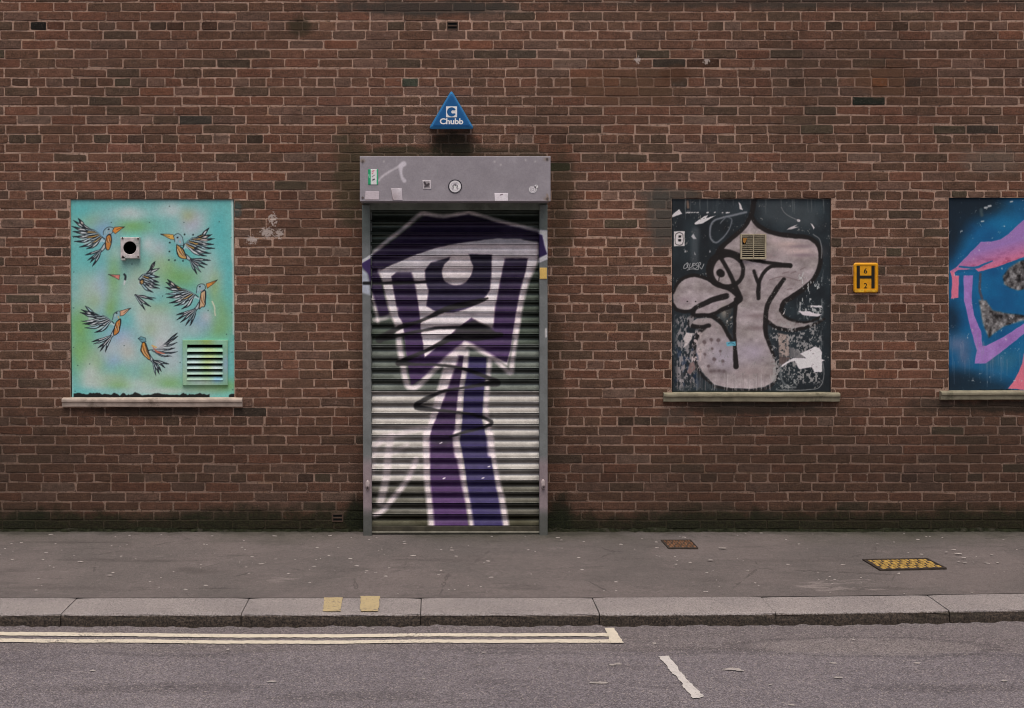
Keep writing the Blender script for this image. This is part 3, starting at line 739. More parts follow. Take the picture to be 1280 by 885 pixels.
# ---- board with birds
B1 = Canvas(84, 245, 298, 500, .62, (104, 168, 166), 21, .5)
n_ = B1.N.fbm(B1.X / 38, B1.Y / 30, 4)[..., None]
B1.C = B1.C * (1 - np.clip((n_ - .5) * 2.2, 0, .8)) + np.array((134, 168, 168)) * np.clip((n_ - .5) * 2.2, 0, .8)
TE, GN, PL, BL, WH = (86, 166, 168), (112, 156, 84), (172, 172, 182), (122, 152, 192), (186, 188, 190)
for b in [(165, 283, 20, 8, GN), (118, 277, 16, 9, (140, 165, 130)), (130, 290, 14, 16, BL), (162, 266, 16, 7, WH), (213, 263, 16, 9, WH), (245, 277, 14, 12, (176, 176, 176)), (238, 280, 10, 12, (160, 158, 190)),
          (235, 270, 8, 8, (150, 160, 120)), (275, 300, 8, 34, TE), (222, 347, 26, 12, GN), (208, 333, 10, 9, GN), (200, 312, 12, 12, PL), (185, 305, 8, 10, WH), (120, 358, 16, 18, PL), (108, 352, 10, 26, (150, 172, 150)),
          (131, 362, 9, 24, BL), (142, 350, 8, 26, GN), (138, 385, 7, 14, GN), (118, 375, 8, 10, (130, 160, 110)), (172, 345, 14, 18, (150, 172, 150)), (163, 368, 12, 18, (170, 178, 170)), (200, 330, 12, 12, (150, 170, 140)),
          (100, 405, 12, 20, GN), (102, 440, 14, 24, GN), (120, 452, 10, 16, (120, 158, 100)), (150, 420, 14, 14, BL), (160, 402, 12, 9, TE), (180, 395, 12, 18, WH), (196, 385, 16, 12, (140, 166, 120)), (198, 405, 18, 16, (172, 176, 170)),
          (190, 412, 8, 8, (128, 156, 110)), (205, 425, 16, 16, WH), (215, 445, 14, 22, PL), (135, 437, 14, 14, PL), (158, 435, 12, 16, (182, 176, 186)), (145, 452, 9, 8, BL), (160, 440, 8, 8, (176, 172, 160)), (152, 462, 10, 8, (110, 172, 150)),
          (113, 468, 10, 18, WH), (120, 480, 12, 10, WH), (140, 474, 20, 7, (140, 162, 120)), (150, 481, 16, 5, GN), (178, 480, 20, 8, WH), (190, 470, 14, 10, (160, 178, 160)), (213, 478, 14, 9, GN), (185, 462, 10, 12, (120, 160, 130)),
          (270, 408, 14, 14, GN), (280, 390, 9, 24, (126, 158, 100)), (285, 345, 7, 40, TE), (250, 405, 14, 10, BL), (258, 395, 8, 9, PL), (240, 412, 16, 10, (150, 170, 170)), (280, 482, 16, 7, GN), (250, 485, 26, 5, (130, 160, 110)),
          (262, 350, 12, 12, (150, 172, 160)), (228, 312, 14, 12, TE), (196, 372, 10, 8, TE), (110, 490, 22, 5, TE), (200, 489, 40, 4, (176, 180, 178)), (268, 362, 6, 20, (130, 160, 110)), (110, 325, 16, 22, TE), (272, 280, 10, 20, TE), (100, 262, 14, 10, TE)]:
    B1.blob(b[0], b[1], b[2] * 1.22, b[3] * 1.22, b[4], alpha=.74)
for b in [(120, 365, 22, 26), (205, 410, 26, 22), (165, 445, 30, 18), (190, 360, 20, 20), (230, 290, 22, 14), (125, 475, 22, 12), (215, 462, 18, 16), (165, 268, 24, 8), (262, 330, 12, 20), (150, 315, 16, 10)]: B1.blob(*b, (168, 180, 178), .5)
g_ = B1.N.fbm(B1.X / 2.2, B1.Y / 2.2, 3)[..., None]; B1.C *= .97 + .06 * g_
BK, OR, OY, LC, RD = (22, 27, 34), (196, 124, 56), (202, 156, 80), (176, 192, 198), (176, 92, 70)
rb1 = random.Random(4)
def feather(c, root, tip, w, fill, bow=.12, line=.95, dark=.5):
    a, b = np.array(root, float), np.array(tip, float); d = b - a; L = max(np.hypot(*d), 1e-6); nrm = np.array((-d[1], d[0])) / L
    m = a + d * .55 + nrm * bow * L
    up = crv([a + nrm * w * .25, m + nrm * w * .5, b], 6); lo = crv([a - nrm * w * .25, m - nrm * w * .5, b], 6)
    c.poly(np.vstack([up, lo[::-1]]), fill, .6, .95)
    c.stroke(lo, [line * .5, line * 1.25, line * .9, .45], BK, .45, .95, False); c.stroke(up, [.35, line * .75, line * .9, .4], BK, .45, .85, False)
    if rb1.random() < dark: c.stroke([a + d * .62 + nrm * bow * L * .8, a + d * .82 + nrm * bow * L * .45, b], [.5, line * 1.9, .4], BK, .45, .95)
def along(E, t):
    p = crv(E, 8); L = np.concatenate([[0], np.cumsum(np.hypot(*np.diff(p, axis=0).T))]); return np.array([np.interp(t * L[-1], L, p[:, 0]), np.interp(t * L[-1], L, p[:, 1])])
def bird(o, edge, tips, root, tail, troot, body, head, beak, eye, bodyc=OR, beakc=OR, sparse=False, bow=.1):
    k = crop(o[0], o[1], 80 / 1011)
    E = k(*edge); T = k(*tips); Rt = np.array(k(root)[0]); n1 = len(T); sgn_ = 1 if E[0][0] < E[-1][0] else -1
    b = k(*body); c0 = np.mean(b, 0); tr = np.array(k(troot)[0])
    tail_p = [np.array(t) for t in k(*tail)]; tm = np.mean(tail_p, 0)
    for dw, cc in (((5.2, BK), (3.4, (170, 178, 180))) if (head or sparse) else ((1.5, BK),)): B1.stroke([c0 + (tr - c0) * (.45 if (head or sparse) else .96), tr, tr + (tm - tr) * .25], [dw, dw * .8, dw * .9], cc, .6, .95)
    for t in tail_p: feather(B1, tr + (t - tr) * .02, t, 2.1, rb1.choice([LC, WH, (186, 182, 186), (150, 170, 176)]), rb1.uniform(-.05, .05), 1.1, .9)
    if not sparse: B1.poly([E[-1], along(E, .3), *[np.array(t) * .75 + Rt * .25 for t in T], Rt], (176, 184, 186), 1.5, .7)
    for i in range(n1 - 1, -1, -1):                         # long feathers fan out from the arm
        f = i / max(1, n1 - 1); r = along(E, .42 + .5 * f) * (1 - .35 * f) + Rt * .35 * f
        L = np.hypot(*(np.array(T[i]) - r)); feather(B1, r, T[i], 3.0 if not sparse else 1.5, rb1.choice([LC, (190, 194, 198), WH, (150, 178, 186), (196, 182, 176)]), -sgn_ * .10 * (f + .2), 1.15, .85)
    for i in range(n1 - 1):                                 # shorter feathers over them
        f = (i + .5) / n1; m = (np.array(T[i]) + np.array(T[i + 1])) / 2; r = along(E, .55 + .42 * f) * (1 - .5 * f) + Rt * .5 * f
        if not sparse or i % 2: feather(B1, r, r + (m - r) * .56, 2.2, rb1.choice([OY, LC, (196, 164, 110), WH, (170, 186, 190)]), -sgn_ * .06, 1.0, .5)
    B1.stroke(E, [.5, 1.5, 1.7, 1.0], BK, .5, .95); B1.stroke([along(E, .5), along(E, .72), E[-1]], [.4, 1.0, .6], (150, 178, 186), .5, .8)
    B1.stroke([Rt, c0 + (Rt - c0) * .5], [1.6, 2.4], LC, .7, .8); B1.stroke([E[-1], c0 + (np.array(E[-1]) - c0) * .6], 1.2, BK, .5, .9)
    if head:
        H = k(*head); H = [tuple(np.mean(H, 0) + (np.array(q_) - np.mean(H, 0)) * .92) for q_ in H]; B1.poly(H, (132, 160, 170), .7, .8, True); B1.stroke(H[:len(H) - 1], .75, BK, .5, .8)
        h0 = np.mean(H, 0); B1.stroke([h0 + (1.5, 1.5), h0 + (2.4, 3.4)], 1.4, rb1.choice([OY, OR, (190, 150, 150)]), .7, .8); B1.stroke([h0 + (-2, -2), h0 + (-2.4, 1.5)], .8, WH, .6, .7)
    b = [tuple(c0 + (np.array(q_) - c0) * (.72, .95)) for q_ in b]; B1.poly(b, np.array(bodyc) * .86 + 10, .7, 1, True)
    for s_, cc in ((-2.4, (206, 190, 165)), (-1.2, (60, 40, 30)), (.2, (150, 84, 40)), (1.2, (214, 196, 170)), (2.3, (40, 32, 30))):
        B1.stroke([(np.array(b[0]) * .75 + c0 * .25) + (s_, 0), c0 + (s_, .6), (np.array(b[len(b) // 2]) * .75 + c0 * .25) + (s_ * .6, 0)], [.4, .9, .4], cc, .5, .85)
    B1.stroke(b + b[:1], [.8, 1.8, 1.1, .8, 1.5, .7], BK, .5, .95)
    if beak:
        bb = k(*beak); B1.poly(bb, beakc, .6, 1); B1.stroke(bb + bb[:1], .6, BK, .5, .8, False); tipb = max(bb, key=lambda q: abs(q[0] - c0[0])); mb_ = np.mean(bb, 0)
        B1.stroke([mb_, tipb], .5, BK, .5, .8); B1.stroke([np.array(tipb) * .65 + mb_ * .35, tipb], [.6, 1.1, .5], BK, .5, .9)
    if eye:
        e = k(eye)[0]; B1.stroke([e, (e[0] + 1.0, e[1] - .3)], 1.8, BK, .5, 1, False); B1.stroke([(e[0] + 1.7, e[1] - .7), (e[0] + 2.2, e[1] - .2)], .8, WH, .5, .9, False)
bird((85, 268), [(160, 60), (210, 150), (300, 220), (430, 260), (540, 360)], [(160, 60), (85, 90), (60, 190), (75, 270), (70, 345), (95, 430), (180, 515), (290, 545)], (555, 420),
     [(270, 640), (310, 725), (350, 765), (385, 820)], (530, 560), [(600, 340), (650, 310), (695, 330), (705, 440), (655, 560), (590, 550), (570, 450)],
     [(550, 330), (565, 250), (630, 195), (720, 205), (715, 270), (690, 310), (600, 335)], [(700, 260), (735, 200), (895, 192), (745, 305)], (635, 235))
bird((195, 278), [(450, 345), (540, 270), (600, 245), (700, 235), (780, 190), (840, 80)][::-1], [(840, 80), (885, 190), (925, 255), (915, 345), (930, 410), (870, 490), (800, 530)], (450, 400),
     [(865, 600), (820, 670), (770, 720), (710, 790), (650, 820)], (530, 580), [(300, 340), (390, 390), (450, 440), (520, 570), (440, 580), (350, 540), (300, 450)],
     [(290, 310), (275, 215), (330, 170), (390, 190), (430, 260), (440, 370), (380, 370), (300, 330)], [(70, 185), (270, 190), (290, 270), (240, 270)], (335, 240), OY, OY)
B1.blob(167, 360, 12, 12, (160, 176, 166), .7)
bird((130, 320), [(545, 365), (600, 310), (690, 260), (760, 170), (810, 85)][::-1], [(810, 85), (875, 190), (880, 330), (870, 415), (880, 465), (880, 515), (780, 575)], (560, 450),
     [(820, 665), (780, 700), (740, 800), (650, 860)], (490, 620), [(555, 400), (600, 370), (640, 400), (620, 440), (570, 440)], None, [(70, 290), (250, 300), (240, 375), (150, 330)], None, OY, (196, 120, 108))
B1.stroke(crop(130, 320, .0791)((320, 290), (340, 320), (335, 375)), 2.4, BK, .7, .9); B1.stroke(crop(130, 320, .0791)((330, 400), (320, 440)), 2.4, WH, .8, .9)
bird((200, 340), [(120, 115), (200, 220), (300, 265), (430, 290), (560, 360)], [(120, 115), (90, 160), (80, 240), (85, 345), (100, 405), (140, 490), (220, 540), (340, 590)], (570, 400),
     [(255, 680), (265, 760), (320, 800), (405, 850), (475, 850)], (570, 580), [(640, 320), (730, 290), (740, 400), (720, 540), (650, 560), (600, 590), (610, 450)],
     [(570, 340), (580, 230), (640, 180), (710, 200), (720, 270), (650, 310), (610, 345)], [(725, 190), (850, 145), (905, 125), (870, 165), (745, 260)], (625, 232), (206, 170, 130), OR)
bird((92, 376), [(180, 80), (280, 190), (420, 240), (480, 240), (610, 325)], [(180, 80), (120, 140), (100, 180), (120, 320), (140, 365), (170, 430), (330, 500)], (610, 360),
     [(280, 650), (315, 685), (380, 745), (415, 800), (500, 810)], (610, 545), [(670, 330), (750, 280), (760, 360), (720, 500), (620, 550), (620, 450)],
     [(610, 310), (630, 205), (690, 160), (740, 165), (740, 240), (700, 290)], [(735, 160), (910, 115), (790, 230), (735, 240)], (670, 195), OR, (196, 150, 120))
bird((160, 405), [(780, 140), (690, 210), (600, 300), (480, 380), (350, 410)], [(780, 140), (790, 190), (780, 290), (740, 380), (790, 435), (690, 505)], (350, 440),
     [(650, 635), (590, 690), (530, 750), (495, 790), (440, 820)], (380, 570), [(210, 290), (270, 290), (360, 480), (380, 570), (300, 540), (200, 450), (180, 400)],
     None, [(160, 230), (200, 200), (280, 220), (285, 280), (220, 290)], None, (214, 140, 50), (96, 140, 150), True)
B1.blob(200, 432, 8, 7, (182, 180, 184), .8); B1.stroke([(191, 434), (197, 440), (206, 442)], [1, 2.5, 1], RD, .7, .9); B1.stroke([(190, 432), (195, 434)], 1.6, OY, .6)
k2 = crop(195, 278, .0791)
for p in k2((450, 190), (585, 195), (705, 205), (830, 205), (218, 320), (210, 460), (205, 592), (302, 600), (427, 610)): B1.stroke([p, (p[0] + .1, p[1])], 2.0, (18, 40, 42), .6, 1, False)
for p in [(92, 297), (92, 340), (92, 385), (92, 434), (94, 489), (289, 297), (290, 391), (290, 440), (291, 487), (139, 278), (187, 278), (230, 278), (274, 277), (212, 258), (283, 418), (203, 370), (97, 457), (112, 455), (155, 432), (165, 330), (260, 388), (225, 453), (268, 478)]:
    B1.stroke([p, (p[0] + .1, p[1])], 1.3, (40, 66, 66), .6, .9, False)
B1.stroke([(265, 377), (268, 384), (269, 394)], 1.6, (190, 190, 170), .6)
B1.poly([(288.5, 248), (294, 248), (295, 420), (291, 418), (290.5, 330), (289.2, 320), (289.6, 280)], (176, 192, 190), 2, .8)
B1.poly([(86, 247), (296, 247), (296, 250.6), (86, 250.2)], (168, 184, 182), 2, .6)
B1.poly([(86, 470), (91.6, 470), (92.4, 500), (86, 500)], (130, 176, 176), 1.5, .6)
def torn(x, base, amp, f, sd): return base - amp * (B1.N.fbm(np.array(x) / f + sd, np.array(x) * 0 + sd) - .35) * 2
tx = np.linspace(92, 262, 110); B1.poly(np.vstack([np.stack([tx, torn(tx, 493.4, 3.4, 5, 2.2)], 1), [[262, 497.4], [92, 497.4]]]), (18, 18, 18), .8, .97)
B1.poly([(286.5, 494), (289, 492.4), (294, 492.6), (294, 497.5), (286, 497.5)], (20, 20, 20), .8)
B1.poly([(84, 497.2), (298, 497.2), (298, 501), (84, 501)], (70, 110, 110), .5, 1)

# ---- dark board with the pale drip figure
INK = (30, 37, 42); PK = (149, 137, 139); LN = (24, 20, 20)
B2 = Canvas(836, 244, 1043, 494, .62, INK, 33, .55)
B2.C += ((B2.N.fbm(B2.X / 16, B2.Y / 26, 4) - .5) * 34)[..., None] * np.array((.7, .95, 1.0))
kC, kB, kE, kF = crop(830, 240, .14688), crop(930, 240, .14688), crop(830, 365, .14688), crop(930, 365, .14688)
# rubbed paint and washes
B2.poly(kB((100, 70), (330, 60), (640, 120), (640, 300), (330, 300), (150, 230)), (72, 78, 82), 14, .55)
B2.poly(kC((210, 60), (600, 60), (700, 150), (560, 230), (240, 170)), (52, 60, 66), 10, .6)
for q in range(26):
    x = 842 + rb1.random() * 190; B2.stroke([(x, 249), (x + .3, 250 + rb1.random() * 26)], [1.6, .4], (110, 112, 112), 1, .45 * rb1.random() + .1, False)
B2.stroke(kC((270, 330), (260, 460), (260, 580)), 9, (86, 90, 94), 5, .5)
B2.stroke(kC((200, 80), (205, 130)), 3, (126, 100, 86), 1.6, .8)
def pinkc(X, Y):
    n = B2.N.fbm(X / 7, Y / 5, 4)[..., None]; m = B2.N.fbm(X / 30 + 5, Y / 18, 3)[..., None]
    return np.array(PK) + (n - .5) * 58 + (m - .5) * np.array((44, 40, 48))
body2 = [(939, 271), (950, 283), (965, 291), (985, 294), (1010, 297), (1020, 304), (1024, 316), (1023, 332), (1016, 348), (1004, 360), (990, 370), (977, 381), (976, 391), (985, 399), (1003, 404), (1019, 403), (1003, 409),
         (986, 411), (971, 408), (959, 402), (956, 416), (962, 435), (969, 452), (970, 468), (966, 478), (955, 484), (937, 486), (912, 485), (893, 481), (880, 468), (872.6, 456), (869.7, 438), (872, 424), (877, 413),
         (868, 408), (864, 403), (872, 398), (889, 397), (903, 408), (912, 424), (917, 428), (918, 382), (921, 372), (912, 362), (905, 320), (901, 312), (904, 307), (918, 294), (931, 282)]
B2.poly(body2, pinkc, 1.4)
lobe = [(841, 366), (845, 356), (855, 347), (868, 345), (881, 349), (893, 356), (912, 362), (923, 369), (921, 375), (916, 381), (903, 387), (889, 393), (868, 394), (866, 387), (849, 388), (842, 380)]
B2.poly(lobe, pinkc, 1.4)
B2.poly([(908 + 20 * math.cos(a), 338 + 20 * math.sin(a)) for a in np.linspace(0, 6.28, 24)[:-1]], pinkc, 1.2)
# dry brushing, dirty patches inside the figure
for p in [(1000, 315, 22, 7, (186, 162, 160)), (985, 306, 18, 6, (180, 156, 150)), (1000, 308, 18, 2.5, (124, 108, 114)), (1004, 319, 16, 2.5, (120, 104, 112)), (966, 320, 10, 5, (128, 112, 114)), (968, 300, 8, 5, (178, 158, 160)),
          (945, 395, 14, 4, (128, 112, 114)), (948, 410, 12, 3, (120, 104, 106)), (940, 440, 20, 14, (160, 148, 164)), (905, 445, 20, 20, (152, 144, 158)), (938, 465, 22, 8, (150, 134, 136)), (990, 345, 18, 8, (140, 126, 128)), (855, 375, 8, 6, (134, 118, 124)),
          (905, 390, 5, 10, (150, 140, 130))]: B2.blob(*p, alpha=.75)
B2.speck((905, 384, 917, 422), (60, 58, 56), .42, 2.2, 1.6, .95, 3, 3); B2.speck((905, 386, 917, 410), (188, 180, 176), .56, 1.8, 1.4, .9, 4, 3)
def ln(pts, w=5.2, soft=1.5, a=.97): B2.stroke(pts, np.array(w) * 1.08, LN, soft, a)
ln([(943, 244), (941.5, 258), (938.5, 270), (930, 284), (918, 295), (905, 306), (900, 313), (902, 319)], [6.5, 6, 5, 5, 5, 7, 9])
ln([(938.5, 268), (945, 279), (956, 287), (970, 292), (990, 295), (1008, 296.5), (1019, 302), (1025, 313), (1025, 330), (1019, 346), (1008, 358), (992, 370), (980, 378), (976, 388)], [5, 5, 5.5, 5, 5, 5, 6, 4.5])
ln([(900, 315), (915, 316), (930, 322), (945, 325.5), (965, 329), (988, 332)], [9, 6, 4.5, 4.2, 4, 5])
ln([(988, 332), (967, 332.5), (957, 338), (950, 350), (948, 362), (948, 373)], [5, 4, 4, 4.6, 4.6]); ln([(942.5, 339), (946, 349), (948, 356)], 4)
ln([(980, 349), (972, 360), (965, 371), (960, 380), (957.5, 390), (957, 402), (957, 416), (962, 431), (968, 447)], [4.6, 5.4, 5, 5.6, 5.6, 4.5, 3.2])
ln([(957, 399), (965, 406), (975, 411), (990, 412.5), (1005, 410), (1020, 404.5), (1030, 399)], [4, 4.2, 4, 3.4, 3]); ln([(976, 387), (981, 396), (995, 401.5), (1010, 402.5), (1024, 397)], [4, 3, 2.4, 3])
ln([(841, 366), (847, 354), (857, 346.5), (868, 344), (882, 347.5), (894, 354), (912, 361.5), (921, 368), (925, 374), (916, 381), (903, 387), (889, 393.5), (867, 395)], [3.5, 4, 4, 4, 5, 7, 6, 4.4, 4])
ln([(841, 380), (846, 387), (858, 389.5), (868, 387)], 4); ln([(908, 370), (893, 374), (878, 380.5), (868, 386), (866, 394), (862.5, 402), (865, 407.5), (877, 408.5), (886, 407)], [7, 6.5, 5.5, 5, 5, 5, 4.5, 5.2])
ln([(866, 394.5), (880, 394), (892, 396), (902, 404), (908, 415), (914, 425), (918.5, 432)], [4.5, 4.8, 4.2, 3.6]); ln([(920, 374), (918.5, 400), (918.5, 428), (920, 458)], [5, 3.8, 4, 6.4])
ln([(881, 409), (873, 417), (868, 430), (868, 445), (872, 460), (880, 472), (890, 480)], [5, 4.4, 3.8, 3, 2.2], 2, .85); ln([(893, 483), (912, 486.5), (940, 488), (958, 485.5), (968, 478), (972, 465), (970, 452)], 2.6, 2, .8)
ln([(908 + 21 * math.cos(a), 338 + 20.5 * math.sin(a)) for a in np.linspace(-.4, 5.7, 26)], [4.5, 4.5, 5.5, 8, 9, 8, 5]); ln([(897, 316), (908, 334), (916, 350), (923, 368)], [5, 4.6, 5, 7])
B2.stroke([(900, 341), (901, 342)], 9.5, LN, 1.6); B2.stroke([(899, 344), (898.6, 351)], 1.2, LN, .8)
for x, y in kE((343, 425), (403, 405), (462, 410), (410, 480), (308, 505), (480, 503), (347, 530), (427, 570), (500, 588), (378, 630)):
    r = rb1.uniform(2.6, 4.8); B2.stroke([(x, y), (x + .2, y + .2)], r, (84, 70, 72), 1.8, .85, False); B2.stroke([(x, y), (x, y + 5)], .9, (110, 94, 96), .9, .6, False)
for x, y in kE((400, 675), (430, 672), (470, 672), (510, 676)): B2.blob(x, y, 3, 2.5, (90, 76, 78), .9)
for x, y in kE((198, 80), (268, 80)): B2.stroke([(x, y), (x + .1, y)], 1.6, LN, .6, 1, False)
# grey loop, torn paper, sticker, tag
B2.stroke(kC((700, 172), (600, 195), (500, 218), (420, 250), (392, 320), (400, 395), (445, 430), (510, 380), (555, 310), (575, 235), (530, 215), (480, 265)), [2.4, 2.4, 2.2, 1.8, 1.2, 1], (132, 134, 142), 1.6, .75)
B2.poly(kC((62, 200), (95, 170), (130, 145), (155, 185), (110, 200), (65, 216)), (196, 190, 192), .8); B2.poly(kC((258, 265), (300, 235), (345, 205), (375, 195), (360, 222), (440, 200), (390, 230), (330, 268), (265, 278)), (196, 190, 192), .8)
B2.poly(kC((632, 82), (650, 100), (672, 156), (645, 145)), (198, 190, 192), .7)
for x in (190, 210, 235, 255, 280, 365, 430, 495, 530, 545): B2.stroke(kC((x, 176), (x + rb1.uniform(4, 14), 174)), rb1.uniform(1, 2), (190, 184, 186), .7, .9, False)
B2.poly(kC((232, 380), (250, 352), (275, 398), (250, 400)), (170, 168, 172), 1); B2.poly(kC((180, 490), (190, 515), (176, 512)), (170, 168, 172), .8); B2.poly(kC((388, 490), (398, 512), (386, 515)), (170, 168, 172), .8); B2.poly(kC((258, 505), (272, 535), (260, 530)), (160, 158, 162), .8)
B2.poly(kC((84, 334), (175, 333), (176, 458), (86, 462)), (198, 190, 190), .5)
B2.stroke(kC((130, 345), (160, 360), (164, 400), (158, 440), (130, 452), (100, 440), (95, 398), (100, 358), (130, 345)), .8, (24, 24, 26), .5, 1)
for y in (379, 411): B2.poly(kC((122, y - 9), (146, y - 9), (146, y + 9), (122, y + 9)), (18, 18, 20), .5)
tg = [[(195, 605), (172, 625), (168, 650), (190, 645), (205, 615), (195, 605), (200, 640), (215, 655)], [(222, 608), (215, 640), (232, 640), (245, 605)], [(265, 605), (248, 612), (245, 640), (262, 650)], [(246, 625), (262, 622)],
      [(285, 602), (268, 615), (285, 630), (268, 652)], [(292, 655), (296, 608), (312, 602), (310, 620), (296, 630), (318, 655)], [(340, 612), (322, 655)], [(195, 665), (240, 655), (290, 660)]]
for t in tg: B2.stroke(kC(*t), .9, (168, 166, 168), .6, .9)
B2.poly(kB((365, 322), (400, 295), (455, 274), (430, 295), (466, 296), (400, 318)), (176, 168, 170), .8); B2.poly(kB((568, 264), (585, 275), (602, 305), (592, 318)), (196, 188, 190), .7)
B2.stroke(kB((460, 240), (470, 244)), 3, (196, 188, 190), .8); B2.stroke(kB((315, 130), (350, 180), (400, 215), (465, 240)), .8, (130, 128, 130), .8, .8); B2.stroke(kB((590, 360), (640, 400), (662, 480), (660, 560)), 1.3, (120, 120, 122), 1, .8)
for t in [[(330, 690), (380, 680)], [(400, 690), (440, 675)], [(370, 830), (410, 822)], [(480, 660), (520, 640)], [(220, 745), (330, 720), (470, 755)]]: B2.stroke(kB(*t), 1.6, (112, 96, 98), 1, .7)
# worn right and left edges
B2.speck((995, 336, 1030, 402), (180, 180, 180), .56, 1.7, 2.6, .85, 6); B2.speck((960, 400, 1030, 482), (150, 146, 146), .55, 1.6, 1.6, .85, 8); B2.speck((980, 372, 1032, 400), (160, 158, 158), .62, 1.5, 1.5, .8, 10)
B2.speck((842, 392, 872, 486), (150, 142, 144), .54, 1.8, 2.2, .8, 12); B2.speck((852, 410, 880, 480), (188, 172, 172), .56, 2.6, 1.6, .9, 14); B2.speck((842, 395, 876, 488), (24, 40, 62), .58, 2.2, 2.5, .7, 15)
B2.poly(kE((160, 400), (190, 345), (250, 350), (235, 400), (200, 450), (160, 475), (185, 430)), (196, 184, 184), 1.2, .95)
B2.poly(kE((200, 690), (215, 610), (255, 590), (270, 650), (230, 700)), (128, 104, 102), 1.6, .9)
B2.poly(kF((290, 350), (380, 365), (385, 545), (300, 555)), (166, 146, 138), 2, .85, tex=lambda X, Y: np.clip((B2.N.fbm(X / 2, Y / 2, 3) - .25) * 4, 0, 1)); B2.poly(kF((300, 552), (400, 555), (330, 620), (295, 640)), (84, 70, 68), 1, .9)
B2.poly(kF((390, 470), (430, 480), (530, 555), (470, 570), (390, 555)), (110, 106, 108), 2, .8)
B2.poly(kF((478, 525), (530, 500), (600, 465), (645, 480), (664, 510), (662, 570), (690, 582), (664, 592), (664, 678), (600, 684), (575, 640), (470, 658), (430, 588), (385, 600), (305, 648), (330, 615), (420, 562), (530, 562)), (206, 196, 202), .8)
B2.poly(kF((460, 160), (560, 165), (600, 178), (660, 190), (630, 208), (560, 205), (500, 196)), (200, 190, 196), .8); B2.poly(kF((565, 113), (660, 118), (668, 134), (580, 128), (566, 138)), (196, 190, 194), .7); B2.poly(kF((355, 140), (340, 190), (326, 194)), (190, 180, 180), .7)
B2.stroke(kF((310, 620), (320, 740), (380, 810), (440, 810)), 2.4, (120, 122, 124), 1.8, .7); B2.stroke(kF((280, 820), (300, 835), (560, 830), (650, 800), (680, 700), (670, 600)), 1.1, (130, 130, 132), .8, .75); B2.stroke(kF((655, 330), (658, 480)), .9, (130, 132, 134), .8, .6)
B2.speck((968, 468, 1000, 490), (150, 150, 150), .56, 1.5, 1, .8, 20)
for q in range(60):                                     # drips
    x = rb1.uniform(846, 966); t = rb1.uniform(466, 480) if x > 880 else rb1.uniform(440, 476)
    B2.stroke([(x, t), (x + rb1.uniform(-.3, .3), 489 - rb1.random() * 4)], [.5, .9, .7], (176, 168, 170) if rb1.random() < .75 else (120, 108, 110), .7, rb1.uniform(.35, .85), False)
B2.poly(kE((530, 427), (606, 420), (612, 457), (535, 462)), (92, 158, 178), .6); B2.stroke(kE((548, 440), (575, 432), (600, 444)), .9, (40, 80, 100), .6, .9)
B2.speck((836, 244, 1043, 494), (120, 118, 116), .70, 1.3, 1.3, .8, 25, 2); B2.poly([(836, 245), (1043, 245), (1043, 249.4), (836, 249.4)], (110, 106, 100), 1.5, .55)
B2.poly([(836, 489), (1043, 489), (1043, 495), (836, 495)], (34, 36, 26), 2, .8)

# ---- blue and pink board
B3 = Canvas(1182, 243, 1395, 492, .62, (8, 84, 130), 41, .5)
B3.C += ((B3.N.fbm(B3.X / 20, B3.Y / 20, 4) - .5) * 26)[..., None]
k3, k4 = crop(1160, 235, .1581), crop(1160, 375, .1581)
for b in [(1195, 252, 26, 20, (14, 22, 32)), (1225, 256, 40, 16, (22, 36, 44)), (1188, 285, 12, 30, (12, 22, 34)), (1188, 310, 8, 20, (16, 44, 68)), (1190, 400, 12, 24, (14, 34, 52)), (1192, 480, 24, 18, (14, 24, 34)), (1215, 478, 20, 14, (18, 44, 60)),
          (1240, 470, 18, 12, (30, 90, 130)), (1198, 430, 18, 12, (82, 102, 134)), (1238, 445, 12, 14, (70, 90, 112)), (1260, 450, 20, 16, (40, 96, 126)), (1262, 280, 26, 10, (16, 100, 144)), (1205, 445, 10, 16, (70, 92, 124)),
          (1350, 260, 50, 20, (20, 40, 60)), (1340, 440, 40, 30, (16, 100, 146)), (1380, 480, 26, 20, (16, 30, 44))]: B3.blob(*b, alpha=.95)
B3.poly([(1180, 240), (1262, 240), (1240, 262), (1215, 280), (1200, 305), (1180, 318)], (14, 28, 40), 22, .85); B3.poly([(1180, 462), (1232, 470), (1262, 478), (1262, 495), (1180, 495)], (14, 32, 46), 16, .75)
pu, pk = np.array((142, 108, 166)), np.array((196, 104, 130))
def band(X, Y):
    t = np.clip((Y - (318 - (X - 1200) * .28)) / 26 - .1, 0, 1)[..., None]; n = B3.N.fbm(X / 6, Y / 4, 4)[..., None]
    return pu * (1 - t) + pk * t - np.clip(n - .55, 0, 1) * 160 * t
B3.poly(k3((172, 660), (230, 620), (320, 525), (420, 425), (500, 424), (570, 408), (640, 360), (759, 248)) + [(1320, 246), (1392, 240), (1392, 300)] + k3((759, 545), (640, 590), (520, 632), (400, 662), (370, 640), (240, 648), (185, 690)), band, .8)
B3.poly(k3((176, 655), (246, 690), (240, 868), (183, 876), (190, 720)), pk, .8); B3.stroke(k3((250, 622), (370, 630), (430, 610), (505, 578)), [2, 3, 2.4, 1.5], (22, 92, 140), .8); B3.stroke(k3((222, 682), (360, 672)), 3.6, (18, 92, 140), .8)
B3.poly(k3((280, 690), (355, 690), (345, 885)) + k4((345, 0), (365, 120), (420, 250), (430, 360), (460, 362), (600, 290), (759, 185)) + [(1330, 370), (1340, 385)] + k4((759, 268), (620, 380), (460, 500), (368, 502), (385, 400), (330, 200), (285, 0)), lambda X, Y: np.array((146, 108, 172)) + (B3.N.fbm(X / 8, Y / 8, 3)[..., None] - .5) * 30, .8)
